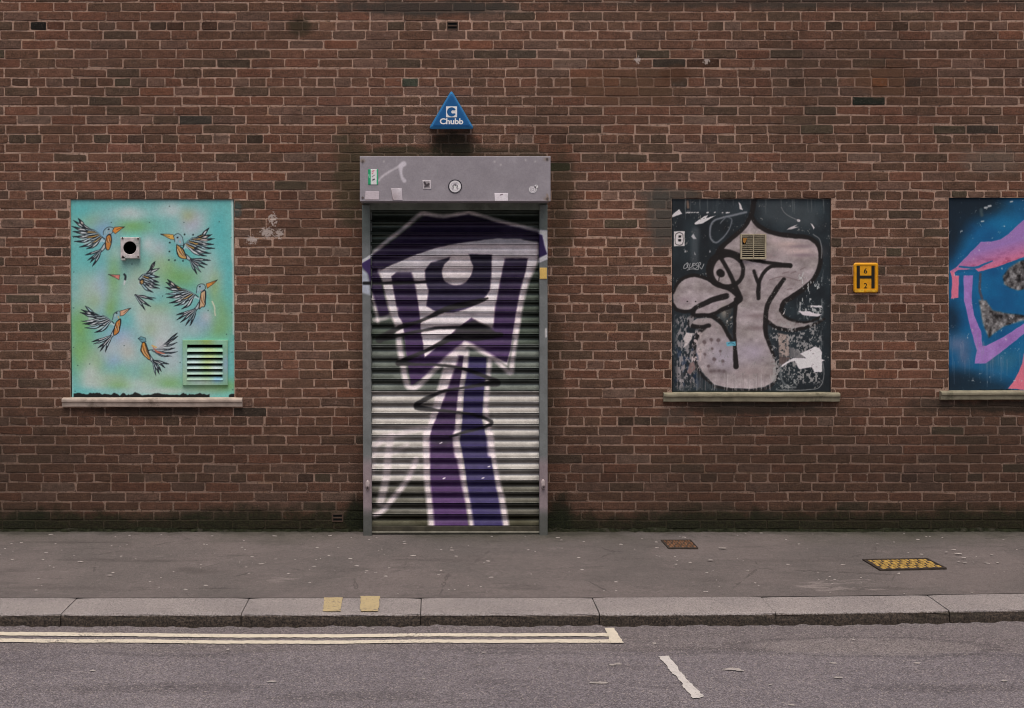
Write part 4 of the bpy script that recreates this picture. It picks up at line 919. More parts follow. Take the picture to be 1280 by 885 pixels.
B3.stroke(k3((415, 680), (408, 800), (430, 885)), 3.2, (70, 66, 78), 1.2, .9)
gt = lambda X, Y: np.array((86, 83, 84)) + (B3.N.fbm(X / 4.5, Y / 5, 5)[..., None] - .5) * 230
B3.poly(k3((590, 700), (640, 630), (700, 590), (759, 568)) + [(1300, 320), (1300, 364)] + k3((759, 800), (710, 812), (650, 790), (600, 762)), gt, 2.6)
B3.poly(k4((400, 0), (460, 0), (510, 80), (600, 100), (759, 120)) + [(1310, 398), (1300, 402)] + k4((759, 160), (600, 210), (530, 260), (478, 300), (430, 180)), gt, 2.6)
B3.poly(k4((759, 420), (745, 500), (720, 560), (680, 640), (632, 702), (700, 704), (759, 712)) + [(1392, 489), (1392, 430), (1340, 400)], (196, 104, 124), .9)
for q in range(40):
    x = rb1.uniform(1188, 1290); t = rb1.uniform(410, 455); B3.stroke([(x, t), (x, t + rb1.uniform(8, 30))], [.9, .5], (126, 128, 150), .8, rb1.uniform(.15, .5), False)
for x, y in k3((485, 143), (430, 265), (658, 108), (455, 155)): B3.stroke([(x - 1, y), (x + 1.4, y - .3)], rb1.uniform(1.6, 3), (170, 172, 176), 1, .9, False)
B3.stroke(k3((420, 170), (425, 215)), 4, (60, 74, 80), 2, .8); B3.speck((1184, 246, 1300, 490), (190, 186, 190), .735, 1.3, 1.4, .8, 5, 2)
tx = np.linspace(1224, 1275, 40); B3.poly(np.vstack([np.stack([tx, 488.4 - 2.4 * B3.N.fbm(tx / 4, tx * 0 + 2)], 1), [[1275, 490], [1224, 490]]]), (20, 20, 22), .7)

STONE_A = m_plain('weathered_stone_sill', V(158, 142, 132), .9, .2, .22, 14, c2=V(104, 92, 82))
STONE_B = m_plain('mossy_stone_sill', V(122, 115, 98), .9, .2, .24, 14, c2=V(80, 76, 62))
def boarded(label, cv, rect, skew, sill_rect, holes, stone):
    x0, y0, x1, y1 = rect; t = empty('boarded_window', P((x0 + x1) / 2, y1)); tag(t, label, 'boarded window', 'painted boards over the window openings')
    board = sheet('board', cv, x0, y0, x1, y1, .012, PANEL, t, .62, .02, holes, skew)
    a, b, c, d = sill_rect; X0, _, Z1 = P(a, b, -.036); X1, _, Z0 = P(c, d, -.036); Z1 -= .005; h = Z1 - Z0
    prof = [(.05, Z0 + .002), (-.020, Z0 + .002), (-.024, Z0 + .006), (-.027, Z0 + h * .55), (-.034, Z0 + h * .62), (-.037, Z0 + h * .68), (-.037, Z1 - .006), (-.033, Z1), (.008, Z1 + .006), (.05, Z1 + .006)]
    ns = 24; vv, ff = [], []; m_ = len(prof)
    for k in range(ns):
        x = X0 + (X1 - X0) * k / (ns - 1); e = random.uniform(-.0012, .0012)
        for (y, z) in prof: vv.append((x, y + e, z + e * .7))
    for k in range(ns - 1):
        for q in range(m_): p = k * m_ + q; r = k * m_ + (q + 1) % m_; ff.append((p, r, r + m_, p + m_))
    ff.append(tuple(range(m_ - 1, -1, -1))); ff.append(tuple(range((ns - 1) * m_, ns * m_)))
    sill = mesh('sill', vv, ff, stone, t)
    return t, board
w1, b1 = boarded('boarded window painted turquoise and green with six flying birds', B1, (88.6, 249.4, 292.0, 497.6), (-.6, -.4, 1.6, 1.4), (77, 497.5, 302.5, 509.5), [(163, 310, 8.2), (234, 430, 278, 475)], STONE_A)
w2, b2 = boarded('boarded window painted black with a pale pink dripping graffiti figure', B2, (840.4, 248.4, 1038.4, 490.8), (-.2, -.4, .4, .2), (830, 491, 1050.5, 503), [(928, 295, 956, 322)], STONE_B)
w3, b3 = boarded('boarded window painted blue and pink beside the hydrant sign', B3, (1186.4, 247.4, 1390.4, 489), (0, 0, 0, 0), (1177, 488.8, 1398, 500.5), [], STONE_B)

# round extractor outlet on the bird board
m = MB(); n = 32; cx_, _, cz_ = P(163.2, 310, 0); Yf = -.022
def sq(a, h):                                           # point of a square outline in direction a
    c, s_ = math.cos(a), math.sin(a); k = h / max(abs(c), abs(s_)); return c * k, s_ * k
vv, ff = [], []; hs = 11.4 * S; rr = 8.0 * S
for i in range(n):
    a = 2 * math.pi * (i + .5) / n if False else 2 * math.pi * i / n
    sx, sz = sq(a, hs); ix, iz = rr * math.cos(a), rr * math.sin(a); ox, oz = sq(a, hs * 1.04)
    vv += [(cx_ + ox, .014, cz_ + oz * 1.12), (cx_ + ox, Yf + .006, cz_ + oz * 1.12), (cx_ + sx, Yf, cz_ + sz * 1.12), (cx_ + ix * 1.06, Yf, cz_ + iz * 1.06), (cx_ + ix, Yf + .004, cz_ + iz), (cx_ + ix, .10, cz_ + iz)]
for i in range(n):
    k = (i + 1) % n
    for q in range(4): ff.append((i * 6 + q, k * 6 + q, k * 6 + q + 1, i * 6 + q + 1))
W_PLASTIC = m_plain('scuffed_white_plastic', V(176, 166, 166), .55, .4, .22, 30, c2=V(120, 130, 126))
vent = mesh('extractor_vent', vv, [f[::-1] for f in ff], W_PLASTIC, b1)
dv = vv; mesh('duct_wall', [dv[i * 6 + q] for i in range(n) for q in (4, 5)], [(i * 2, i * 2 + 1, ((i + 1) % n) * 2 + 1, ((i + 1) % n) * 2) for i in range(n)], DARK, vent)  # near-black colour puts the shade inside the hole onto the duct wall
mesh('vent_duct', [(cx_ + rr * 1.1 * math.cos(2 * math.pi * i / 20), .098, cz_ + rr * 1.1 * math.sin(2 * math.pi * i / 20)) for i in range(20)], [tuple(range(20))], DARK, vent)
mm = MB()
for (a, b) in ((153.2, 297.6), (172.6, 298.4), (153.6, 320.6), (172.8, 321)):
    X, _, Z = P(a, b, Yf); mm.tube((X, Z), .006, Yf - .004, Yf + .002, 8)
mm.build('screw', m_plain('rust_screw', V(70, 58, 56)), vent)
X0, _, Z0 = P(151.6, 325.6, Yf); X1, _, Z1 = P(156.4, 321.6, Yf); MB().box(X0, Yf, Z0, X1, .012, Z1 + .006, .003).build('vent_latch', W_PLASTIC, vent)

# louvred vent on the bird board
LV = Canvas(224, 420, 290, 490, .62, (120, 160, 130), 51, .4)
for b in [(240, 430, 12, 8, (120, 166, 120)), (258, 427, 8, 6, (122, 148, 74)), (275, 430, 10, 10, (130, 178, 156)), (232, 450, 6, 14, (112, 168, 140)), (232, 472, 6, 10, (136, 172, 130)), (282, 455, 6, 14, (128, 156, 176)), (255, 478, 20, 5, (150, 170, 160)),
          (243, 455, 16, 22, (168, 184, 190)), (262, 450, 10, 22, (156, 170, 110)), (272, 474, 8, 5, (110, 160, 190)), (270, 460, 8, 10, (170, 182, 190))]: LV.blob(*b, alpha=.9)
VP = m_paint('painted_vent', .5, .35, .08, .12)
lv = empty('louvre_vent'); lv.parent = b1; lv.location = Vector(P(256, 483, 0)) - world_loc(b1)
def painted_box(name, x0, y0, x1, y1, Yf_, Yb, parent, cv, mat, step=1.0): return sheet(name, cv, x0, y0, x1, y1, Yf_, mat, parent, step, Yb - Yf_)
fy = -.004
fx0, fy0, fx1, fy1 = 228.2, 425, 284.6, 481.6; hx0, hy0, hx1, hy1 = 234, 430.4, 278.2, 475.6
lvf = sheet('louvre_frame', LV, fx0, fy0, fx1, fy1, fy, VP, b1, .62, .016, [(hx0, hy0, hx1, hy1)])
bpy.data.objects.remove(lv)
sl = [(435.2, 439.8), (443.2, 447.2), (450.2, 454.2), (457.3, 461.2), (464.3, 468.2), (471.2, 475.4)]
for (a, b) in sl:
    u = np.linspace(hx0 - .5, hx1 + .5, 72); rows = []
    for (py, Y) in ((a - 1.2, .022), (a, .014), (a + .4, .003), (b - .4, -.008), (b, -.009), (b + .2, .004)):
        k = (D + Y) / F; rows.append(np.stack([(u - CX) * k, np.full(u.shape, Y), np.full(u.shape, HC + (CY - py) * k)], -1))
    pos = np.array(rows); pyy = np.repeat(np.linspace(a, b, 6)[:, None], len(u), 1)
    grid_mesh('louvre_blade', pos, LV.albedo(np.repeat(u[None], 6, 0), pyy), VP, lvf)
MB().box(P(hx0, 0)[0], .07, P(0, hy1)[2], P(hx1, 0)[0], .08, P(0, hy0)[2]).build('louvre_back', DARK, lvf)

# cream grille on the dark board
CREAM = m_plain('aged_cream_plastic', V(150, 139, 118), .6, .35, .15, 25, c2=V(120, 108, 88))
g0 = MB(); Y = .000
def bx(m, x0, y0, x1, y1, Ya, Yb):
    X0, _, Z1 = P(x0, y0, Ya); X1, _, Z0 = P(x1, y1, Ya); m.box(X0, Ya, Z0, X1, Yb, Z1)
gr = MB(); bx(gr, 925.8, 292.6, 958, 294.2, -.006, .013); bx(gr, 925.8, 322.4, 958, 324, -.006, .013); bx(gr, 925.8, 294.2, 927.6, 322.4, -.006, .013); bx(gr, 956.2, 294.2, 958, 322.4, -.006, .013)
grille = gr.build('vent_grille', CREAM, b2)
mb = MB(); bx(mb, 941.6, 294.2, 942.6, 322.4, -.0075, .004); mb.build('grille_bar', CREAM, grille)
for i in range(11):
    if i in (1, 2, 3): xs0 = 934 - (i - 1) * .8
    else: xs0 = 927.6
    y = 295.6 + i * 2.56; mb = MB(); bx(mb, xs0, y, 956.2, y + 1.05, -.003, .003); mb.build('grille_slat', CREAM, grille)
MB().box(P(926, 0)[0], .05, P(0, 324)[2], P(958, 0)[0], .06, P(0, 293)[2]).build('grille_back', DARK, grille)
tri = [P(928.6, 297.4, -.002), P(934, 297.4, -.002), P(931, 304.4, -.002), P(928.6, 302, -.002)]
MB().prism([(p[0], p[2]) for p in tri], -.002, .001).build('grille_patch', m_plain('orange_foam', V(150, 104, 50), .9), grille)

# ================================================================== ROLLER SHUTTER
SH = Canvas(449, 256, 692, 674, .6, (62, 68, 63), 61, .55)
c1, c2, c3 = crop(445, 250, .1953), crop(445, 400, .1953), crop(440, 530, .2034)
PW = (206, 192, 196); PU = (58, 36, 78); PD = (36, 24, 56); BV = (54, 46, 112); BKP = (20, 18, 22)
SLAT, SB = 14.08, 657.0
for y0_, y1_, c_ in ((430, 489, (80, 84, 81)), (489, 601.2, (140, 136, 134)), (601.2, 680, (78, 76, 71)), (643, 680, (60, 58, 48))):
    k = SH.sl(440, y0_, 700, y1_); SH.C[k] = c_
SH.C += ((SH.N.fbm(SH.X / 24, SH.Y / 8, 4) - .5) * 26)[..., None]; SH_BG = SH.C.copy()
hat = c1((30, 410), (90, 350), (200, 290), (320, 195), (440, 100), (560, 115), (720, 92), (900, 140), (1165, 200), (1190, 225), (1205, 290), (1222, 345), (1170, 375), (1165, 300), (1165, 268), (1050, 246), (900, 245), (650, 275), (500, 310), (350, 360), (190, 430), (145, 455), (160, 520), (175, 600), (215, 735), (150, 748), (110, 630), (95, 560), (80, 470))
SH.poly(c1((150, 450), (350, 360), (500, 305), (650, 272), (900, 246), (1050, 248), (1158, 272), (1155, 400), (1110, 480), (1060, 620), (1030, 760), (1000, 868), (300, 868), (230, 740), (190, 600)), PW, 2.5)
SH.poly(c2((300, 0), (1020, 0), (990, 180), (970, 290), (860, 235), (715, 145), (600, 210), (440, 300), (330, 250)), PW, 2.5)
def purp(a, b, y0, y1):
    def f(X, Y):
        t = np.clip((Y - y0) / (y1 - y0), 0, 1)[..., None]; n = SH.N.fbm(X / 7, Y / 5, 3)[..., None]
        return (np.array(a) * (1 - t) + np.array(b) * t) * .8 + (n - .5) * 14
    return f
SH.poly(hat, purp(PD, (62, 40, 84), 270, 390), 2.0)
SH.stroke(c1((30, 400), (60, 380), (100, 345), (200, 262), (300, 185), (400, 100), (440, 88), (560, 106), (700, 84), (740, 84), (900, 130), (1050, 168), (1165, 197)), [5, 4, 4.5, 5, 5, 4.5, 4, 4.5, 4.5], PW, 3, .82)
SH.poly(c1((1165, 192), (1222, 196), (1226, 330), (1212, 300), (1200, 232), (1168, 218)), (204, 200, 214), 1.2); SH.poly(c1((1168, 375), (1225, 350), (1225, 378), (1168, 402)), (198, 194, 208), 1.2)
SH.poly(c1((36, 440), (75, 480), (90, 560), (92, 600), (40, 590)), (196, 198, 212), 1.6, .9); SH.stroke(c1((20, 400), (60, 384), (95, 352)), 4, (204, 200, 212), 1.4)
W = c1((225, 490), (260, 462), (360, 460), (385, 560), (405, 720), (418, 868)) + c2((425, 120), (440, 240), (570, 130), (650, 55)) + c1((740, 752), (800, 800), (860, 832), (880, 790), (888, 690), (908, 590), (932, 470), (950, 375), (1100, 375), (1085, 460), (1050, 600), (1022, 740)) + \
    c2((1015, 20), (990, 180), (965, 268), (880, 238), (715, 150), (600, 222), (480, 330), (355, 420), (335, 300), (318, 180), (300, 20)) + c1((270, 740), (248, 620))
SH.poly(W, purp((46, 32, 66), (74, 44, 98), 330, 440), 1.8)
SH.poly(c1((600, 365), (480, 400), (440, 450), (445, 520), (465, 580), (450, 680), (510, 715), (620, 722), (720, 692), (810, 642), (855, 580), (865, 500), (870, 350), (720, 345)), purp((40, 34, 58), (56, 42, 84), 320, 390), 2.2)
SH.poly(c1((610, 345), (715, 345), (735, 390), (750, 435), (730, 490), (690, 535), (630, 545), (570, 520), (550, 470), (560, 420), (595, 380)), (206, 190, 192), 1.8, 1, True)
leg1 = c2((652, 225), (692, 230), (668, 380), (652, 500), (636, 640), (642, 800)) + c3((640, 100), (668, 250), (690, 400), (706, 550), (716, 626), (500, 626), (494, 550), (482, 400), (478, 250), (468, 100)) + c2((460, 780), (490, 680), (540, 560), (590, 420), (630, 300))
leg2 = c2((722, 235), (834, 240), (836, 300), (822, 420), (812, 560), (806, 640), (832, 740)) + c3((842, 100), (862, 250), (890, 400), (920, 550), (932, 626), (742, 626), (732, 550), (712, 400), (692, 250), (664, 100)) + c2((670, 740), (685, 600), (690, 480), (705, 340))
SH.poly(c2((600, 230), (700, 170), (700, 300), (660, 480), (640, 640), (440, 780), (470, 640), (520, 440), (560, 300)), PW, 3, .8)
SH.poly(leg1, purp((66, 42, 84), (84, 50, 106), 440, 620), 1.8); SH.poly(leg2, purp((56, 46, 100), (58, 48, 102), 440, 620), 1.8)
def wl(p, w=5, a=.86, soft=3.6): SH.stroke(p, np.array(w) * .94, PW, soft, a)
wl(c1((95, 600), (120, 680), (140, 780)), 4); wl(c1((150, 455), (190, 520), (205, 620), (240, 740), (290, 850)), [5, 6, 7, 7, 6])
wl(c1((370, 455), (400, 560), (420, 680), (430, 800)), [7, 8, 6, 4]); wl(c1((120, 770), (200, 750), (260, 700)), 5, .6)
wl(c2((270, 20), (275, 130), (290, 240), (300, 290), (320, 390), (345, 430), (400, 420), (500, 320), (620, 215), (700, 155)), [8, 8, 8, 7, 7, 7]); wl(c2((700, 155), (740, 165), (880, 245), (985, 335), (1000, 260), (1022, 120), (1040, 0)), [7, 6, 6, 7, 6, 6])
wl(c1((1150, 290), (1140, 400), (1090, 520), (1060, 640), (1035, 780), (1020, 868)), [9, 9, 8, 7, 7])
wl(c2((710, 200), (702, 300), (682, 400), (668, 500), (660, 600), (650, 700), (638, 770), (650, 868)), [6, 6, 6, 7, 8]); wl(c3((640, 60), (640, 110), (665, 230), (690, 380), (710, 470), (735, 618)), [8, 8, 7, 7, 6])
wl(c2((855, 250), (842, 420), (832, 560), (846, 700), (860, 860)), 6.5); wl(c3((855, 60), (872, 220), (902, 380), (922, 470), (946, 618)), [6, 6, 8, 8])
wl(c2((640, 240), (580, 400), (540, 520), (490, 640), (450, 740), (450, 868)), [8, 8, 5, 7, 8], .85); wl(c3((458, 60), (460, 300), (466, 400), (482, 540), (488, 618)), [9, 8, 8, 8])
wl(c1((950, 370), (925, 470), (900, 600), (880, 720), (870, 820)), 3, .6)
for p, w, a in ((((110, 140), (220, 90), (340, 50), (450, 20)), 7, .6), (((240, 70), (220, 200), (210, 330), (175, 480)), 10, .62), (((395, 220), (335, 350), (250, 460), (190, 530), (140, 560)), 7, .85), (((130, 190), (240, 180), (340, 130)), 6, .45), (((200, 70), (140, 150), (120, 300)), 8, .4)): wl(c3(*p), w, a, 4)
def bl(p, w=3, a=.95, soft=1.8): SH.stroke(p, np.array(w) * 1.3, BKP, soft, a)
bl(c1((55, 532), (80, 532)), 5); bl(c1((80, 533), (250, 530), (450, 524)), [2.5, 3.5, 2.5]); bl(c1((840, 630), (760, 655), (600, 690), (500, 735), (410, 775), (250, 830), (200, 868)), [2, 6, 5, 3, 3, 3]); bl(c2((420, 5), (280, 45), (150, 125)), [2, 4, 7], .8)
bl(c2((930, 95), (850, 75), (700, 52), (540, 50), (420, 68), (290, 95), (190, 115)), [3, 3, 3.5, 3, 3, 5], .9); SH.poly(c2((640, 60), (700, 20), (760, 0), (860, 45), (900, 95), (700, 120), (590, 135)), BKP, 3, .82)
bl(c2((930, 95), (780, 110), (620, 112), (540, 150), (440, 200), (350, 240), (270, 278)), [4, 7, 6, 3, 4, 5]); bl(c2((270, 278), (400, 285), (560, 290), (720, 322), (850, 372), (905, 402), (830, 410)), [5, 2.5, 2.8, 3, 4, 6, 4])
bl(c2((850, 405), (700, 432), (560, 456), (440, 510), (390, 555), (520, 577), (700, 597), (820, 627), (868, 658), (830, 682), (700, 716), (600, 746)), [4, 2.4, 2.8, 4, 6, 3, 2.4, 2.8, 3.4, 2.6, 3, 2]); SH.blob(*c2((560, 780))[0], 14, 6, BKP, .5)
for p in ((560, 335), (800, 335), (835, 265), (540, 118)): SH.stroke(c3(p, (p[0] + 12, p[1] - 4)), 1.3, (214, 206, 210), .7, .95, False)
# rails carry their own paint
for (xa, xb) in ((449, 464.2), (674.8, 692)):
    k = SH.sl(xa, 256, xb - SH.step, 300); 
RL = Canvas(449, 256, 692, 674, .8, (112, 114, 114), 71, .4)
RL.C += ((RL.N.fbm(RL.X / 10, RL.Y / 22, 4) - .5) * 18)[..., None]
RL.poly([(440, 575), (700, 575), (700, 642), (440, 642)], (146, 128, 133), 14, .85); RL.poly([(440, 640), (700, 640), (700, 680), (440, 680)], (82, 82, 78), 14, .8); RL.poly([(440, 250), (700, 250), (700, 300), (440, 300)], (86, 94, 88), 20, .6)
RL.poly(c1((30, 388), (95, 350), (95, 372), (30, 415)), (204, 200, 212), 1.2); RL.poly(c1((30, 410), (95, 372), (95, 560), (80, 480), (40, 430)), (62, 44, 92), 1.2); RL.poly(c1((30, 436), (72, 470), (88, 540), (92, 610), (30, 590)), (188, 192, 206), 3, .9)
RL.stroke(c1((50, 532), (95, 532)), 4, BKP, 1.5); RL.poly(c1((1165, 190), (1225, 196), (1228, 350), (1165, 350)), (204, 200, 214), 1.2); RL.poly(c1((1160, 215), (1192, 225), (1206, 290), (1224, 348), (1160, 372)), (44, 30, 74), 1.4); RL.poly(c1((1165, 376), (1228, 346), (1228, 380), (1165, 404)), (198, 194, 208), 1.2)
RL.stroke([(682.6, 411), (682.4, 421)], 2.2, (200, 196, 196), .8)

METAL = Canvas(449, 256, 692, 674, .6, (0, 0, 0), 1, 0)
METAL.C[:] = (1 - np.clip((np.abs(SH.C - SH_BG).max(-1) - 6) / 30, 0, 1))[..., None]
def sh_alb(px, py): return np.concatenate([SH.albedo(px, py), METAL.sample(px, py)[..., :1]], -1)
YR, YS, YH = -.125, -.085, -.315
door = empty('roller_shutter', (P(569, 664)[0], -.08, 0)); tag(door, 'closed steel roller shutter sprayed with a purple and white graffiti face', 'shutter')
LX, RX = 463.6, 675.6
prof = [(0.00, .022), (.045, .022), (.05, .002), (.09, -.003), (.125, .000), (.133, .010), (.16, .006), (.20, .0115), (.25, .0170), (.30, .0212), (.35, .0238), (.41, .0248)]
prof += [(t, .0248 - .0308 * ((t - .41) / .565) ** 1.75) for t in (.48, .55, .62, .69, .76, .83, .89, .94, .975)] + [(.985, -.0055), (.99, .022)]
u = np.linspace(LX - 2, RX + 2, 330)
for i in range(28):
    b = SB - i * SLAT; a = b - SLAT; rows, pys = [], []
    jit = random.uniform(-.0015, .0015); tl = random.uniform(-.0012, .0012)
    for (t, dy) in prof:
        py = a + SLAT * t; Y = YS + dy + jit; k = (D + Y) / F
        wv = .0008 * np.sin((u - LX) / 40 + i * 1.7)
        rows.append(np.stack([(u - CX) * k, Y + wv, HC + (CY - py) * k + tl * (u - 569) / 120], -1)); pys.append(np.full(u.shape, py))
    grid_mesh('slat', np.array(rows), sh_alb(np.repeat(u[None], len(prof), 0), np.array(pys)), SHUTTER, door, smooth=False)
gz0 = pave_z(YS) + .012
zb = P(0, SB, YS)[2]; X0, X1 = P(LX - 2, 0, YS)[0], P(RX + 2, 0, YS)[0]
RAILM = m_plain('grubby_bottom_rail', V(58, 54, 44), .7, .35, .35, 18, c2=V(40, 38, 31))
br = MB(); br.box(X0, YS - .006, gz0, X1, YS + .02, zb - .003, .003); rail_b = br.build('bottom_rail', RAILM, door)
MB().box(X0, YS - .016, gz0 - .004, X1, YS + .012, gz0 + .008, .002).build('rail_lip', m_plain('worn_steel_lip', V(110, 106, 96), .55, .4, .3, 20), rail_b)
def rail(x0, x1, xt0, xt1):
    o = sheet('guide_rail', RL, x0, 256, x1, 671, YR, SHUTTER, door, .9, .05, (), (xt0 - x0, xt1 - x1, 0, 0))
    # bring the foot down to the pavement
    X0, _, _ = P(x0, 0, YR); X1, _, _ = P(x1, 0, YR)
    s_ = MB(); s_.box(X0 + .001, YR + .045, pave_z(YR) - .01, X1 - .001, .012, P(0, 257, YR)[2]); s_.build('rail_return', m_plain('rail_side_steel', V(92, 94, 92), .5, .4), o)
    return o
rl = rail(454.2, 464.8, 452.4, 462.6); rr_ = rail(674.6, 684.6, 674.4, 684.4)
LOCK = m_plain('worn_chrome_lock', V(150, 136, 136), .35, .5, .2, 40)
def lock(x, y, par, fl):
    X, _, Z = P(x, y, YR); b = bmesh.new(); bmesh.ops.create_uvsphere(b, u_segments=14, v_segments=9, radius=1)
    for v in b.verts: v.co = Vector((X + v.co.x * .016, YR - .001 + v.co.y * .014, Z + v.co.z * .034))
    o = MB().bm(b).build('lock', LOCK, par, True)
    m = MB(); m.tube((X + fl * .003, Z - .014), .0105, YR - .022, YR - .004, 14); m.build('lock_barrel', m_plain('lock_dark', V(92, 80, 82), .4, .5), o)
    m = MB(); m.tube((X + fl * .003, Z - .014), .004, YR - .0235, YR - .02, 10); m.build('keyhole', DARK, o)
lock(459.6, 606.5, rl, 0); lock(678.8, 605.5, rr_, 1)
YST = Canvas(672, 330, 688, 352, .5, (206, 166, 96), 5, .3)
sheet('sticker', YST, 674.6, 334.6, 683.6, 349, YR - .0022, STICKER, rr_, 1.0, .0015)
# housing
HS = Canvas(446, 190, 692, 258, .7, (132, 125, 131), 81, .4)
HS.C += ((HS.N.fbm(HS.X / 22, HS.Y / 14, 4) - .5) * 12)[..., None]
h1 = crop(450, 195, .09375)
HS.stroke(h1((250, 330), (300, 270), (400, 205), (500, 150), (560, 110)), [2.4, 3, 2.6, 4], (176, 168, 174), 1.8, .9); HS.stroke(h1((580, 105), (545, 140), (545, 210), (560, 280), (590, 330)), [7, 6, 3.4, 3.6, 5], (186, 178, 186), 2, .92)
HS.stroke(h1((490, 20), (485, 80)), 2, (146, 138, 144), 1.5, .7); HS.stroke(h1((840, 20), (860, 80)), 1.6, (146, 138, 142), 1.5, .6)
for x, y in ((618, 202), (669, 202), (626, 206), (657, 200), (480, 202)): HS.blob(x, y, 1.2, 1.4, (172, 164, 166), .9)
HS.poly([(446, 249), (692, 249), (692, 253), (446, 253)], (144, 136, 142), 1.5, .7)
for x, y in ((683.5, 248.5), (683, 199), (453, 201)): HS.blob(x, y, 3.5, 2.4, (112, 92, 72), .6)
HS.stroke([(684, 243), (685, 252)], 2, (128, 104, 80), 2, .6)
hb = MB(); k = (D + YH) / F; hx0, hx1 = 449.8, 688.2; hy0, hy1 = 195.2, 251.6
X0, _, Z1 = P(hx0, hy0, YH); X1, _, Z0 = P(hx1, hy1, YH)
house = sheet('housing', HS, hx0, hy0, hx1, hy1, YH, HOUSE_M, door, .7, .003)
STEELG = m_plain('grey_housing_steel', V(126, 120, 124), .5, .4, .12, 12)
b = MB(); e = .0015
b.v += [Vector(p) for p in ((X0 + e, YH + .0035, Z0 + e), (X1 - e, YH + .0035, Z0 + e), (X1 - e, YH + .0035, Z1 - e), (X0 + e, YH + .0035, Z1 - e), (X0 + e, -.006, Z0 + e), (X1 - e, -.006, Z0 + e), (X1 - e, -.006, Z1 - e), (X0 + e, -.006, Z1 - e))]
b.f += [(0, 1, 5, 4), (1, 2, 6, 5), (2, 3, 7, 6), (3, 0, 4, 7)]
b.build('housing_case', STEELG, house)
LINT = m_plain('dark_lintel_steel', V(98, 104, 96), .6, .35, .25, 10, c2=V(74, 78, 70))  # strip painted a dark grey-green
a0, _, zt = P(455.5, 252, YR + .02); a1, _, zl = P(683.5, 262.6, YR + .02)
MB().box(a0, YR + .012, zl, a1, YS + .03, Z0 + .004, .002).build('lintel_strip', LINT, door)
def scr(px, py):
    X, _, Z = P(px, py, YH); MB().tube((X, Z), .0075, YH - .004, YH + .001, 8).build('screw', m_plain('screw_head', V(84, 74, 72), .5, .4), house)
for p in ((453.4, 201.6), (684, 198.6), (684.2, 248.2), (453.4, 247)): scr(*p)
def stick(cv, x0, y0, x1, y1, skew=(0, 0, 0, 0)): return sheet('sticker', cv, x0, y0, x1, y1, YH - .0022, STICKER, house, .5, .0015, (), skew)
q = Canvas(458, 208, 476, 234, .4, (204, 198, 202), 1, .2); q.poly([(459, 208), (463.4, 208), (463.4, 236), (459, 236)], (36, 140, 96), .4); q.poly([(471, 208), (474, 208), (474, 236), (471, 236)], (46, 146, 104), .4)
q.stroke([(465.4, 214), (467.5, 213.4)], 1.2, (190, 90, 110), .5); q.stroke([(465, 217), (466.4, 216)], 1, (190, 90, 110), .5); q.stroke([(465, 221), (468, 219)], .9, (110, 110, 110), .5); q.stroke([(466, 225), (468, 224)], 1.5, (60, 60, 66), .5)
q.stroke([(461, 218), (461.6, 222)], .8, (170, 210, 190), .5); stick(q, 460.2, 211.6, 472.6, 230.8)
q = Canvas(452, 236, 478, 254, .5, (178, 166, 172), 2, .2); stick(q, 456.2, 239.4, 473.8, 249.6, (.6, 0, 0, 0))
q = Canvas(486, 232, 506, 254, .5, (178, 168, 174), 3, .3); q.blob(493, 246, 6, 5, (160, 148, 152), .9); q.blob(500, 237, 4, 3, (198, 190, 196), .9); q.stroke([(488.6, 238), (490, 247), (492, 251)], 1, (96, 72, 70), .6); stick(q, 488.6, 235.6, 502.6, 250.2, (0, -.6, .6, 2.4))
q = Canvas(526, 222, 542, 238, .4, (184, 176, 180), 4, .2); q.poly([(529, 227), (537, 226.4), (537.6, 235), (530, 235.6)], (132, 124, 128), .8); q.stroke([(530.6, 228), (533, 231.6), (536, 230)], 2.4, (62, 56, 60), .8); q.stroke([(531, 233.4), (535.6, 232.4)], 1.6, (70, 64, 68), .8); stick(q, 528.2, 225.4, 538.8, 236.2, (-.3, -.6, .4, .8))
q = Canvas(556, 220, 582, 246, .4, (206, 198, 204), 5, .2)
cc_ = (568.9, 233); cir = lambda r, a0=0, a1=6.3: [(cc_[0] + r * math.cos(a), cc_[1] + r * 1.0 * math.sin(a)) for a in np.linspace(a0, a1, 26)]
q.stroke(cir(8.1), 1.5, (30, 28, 34), .5); q.stroke(cir(4.8, .4, 5.9), .8, (80, 76, 82), .5, .9); q.stroke([(566.4, 236), (566.6, 231), (568.9, 229.6), (571.2, 231), (571.4, 236)], 1, (60, 56, 62), .5); q.stroke([(568.8, 231), (569, 231.8)], 1.6, (30, 28, 34), .5)
# round sticker
def disc(name, cv, cx0, cy0, r, rz=1.0, n=40):
    vs_, cs = [], []; rings = [0, .15, .3, .45, .6, .7, .8, .86, .92, .96, 1.0]; fs = []
    for a_ in rings:
        for i in range(n):
            an = 2 * math.pi * i / n; px, py = cx0 + r * a_ * math.cos(an), cy0 + r * rz * a_ * math.sin(an); vs_.append(P(px, py, YH - .0022)); cs.append((px, py))
    for a_ in range(len(rings) - 1):
        for i in range(n): k_ = (i + 1) % n; fs.append((a_ * n + i, a_ * n + k_, (a_ + 1) * n + k_, (a_ + 1) * n + i))
    cs = np.array(cs); return mesh(name, vs_, [f[::-1] for f in fs], STICKER, house, colors=cv.albedo(cs[:, 0], cs[:, 1]))
disc('sticker', q, 568.9, 233, 8.9)
q = Canvas(614, 236, 640, 254, .5, (204, 192, 202), 6, .2); q.stroke([(625.6, 243.6), (628, 243)], 1.3, (110, 96, 104), .6); stick(q, 618, 241.4, 635, 251.2, (0, .2, 0, .6))
q = Canvas(656, 226, 676, 246, .4, (206, 198, 204), 7, .2)
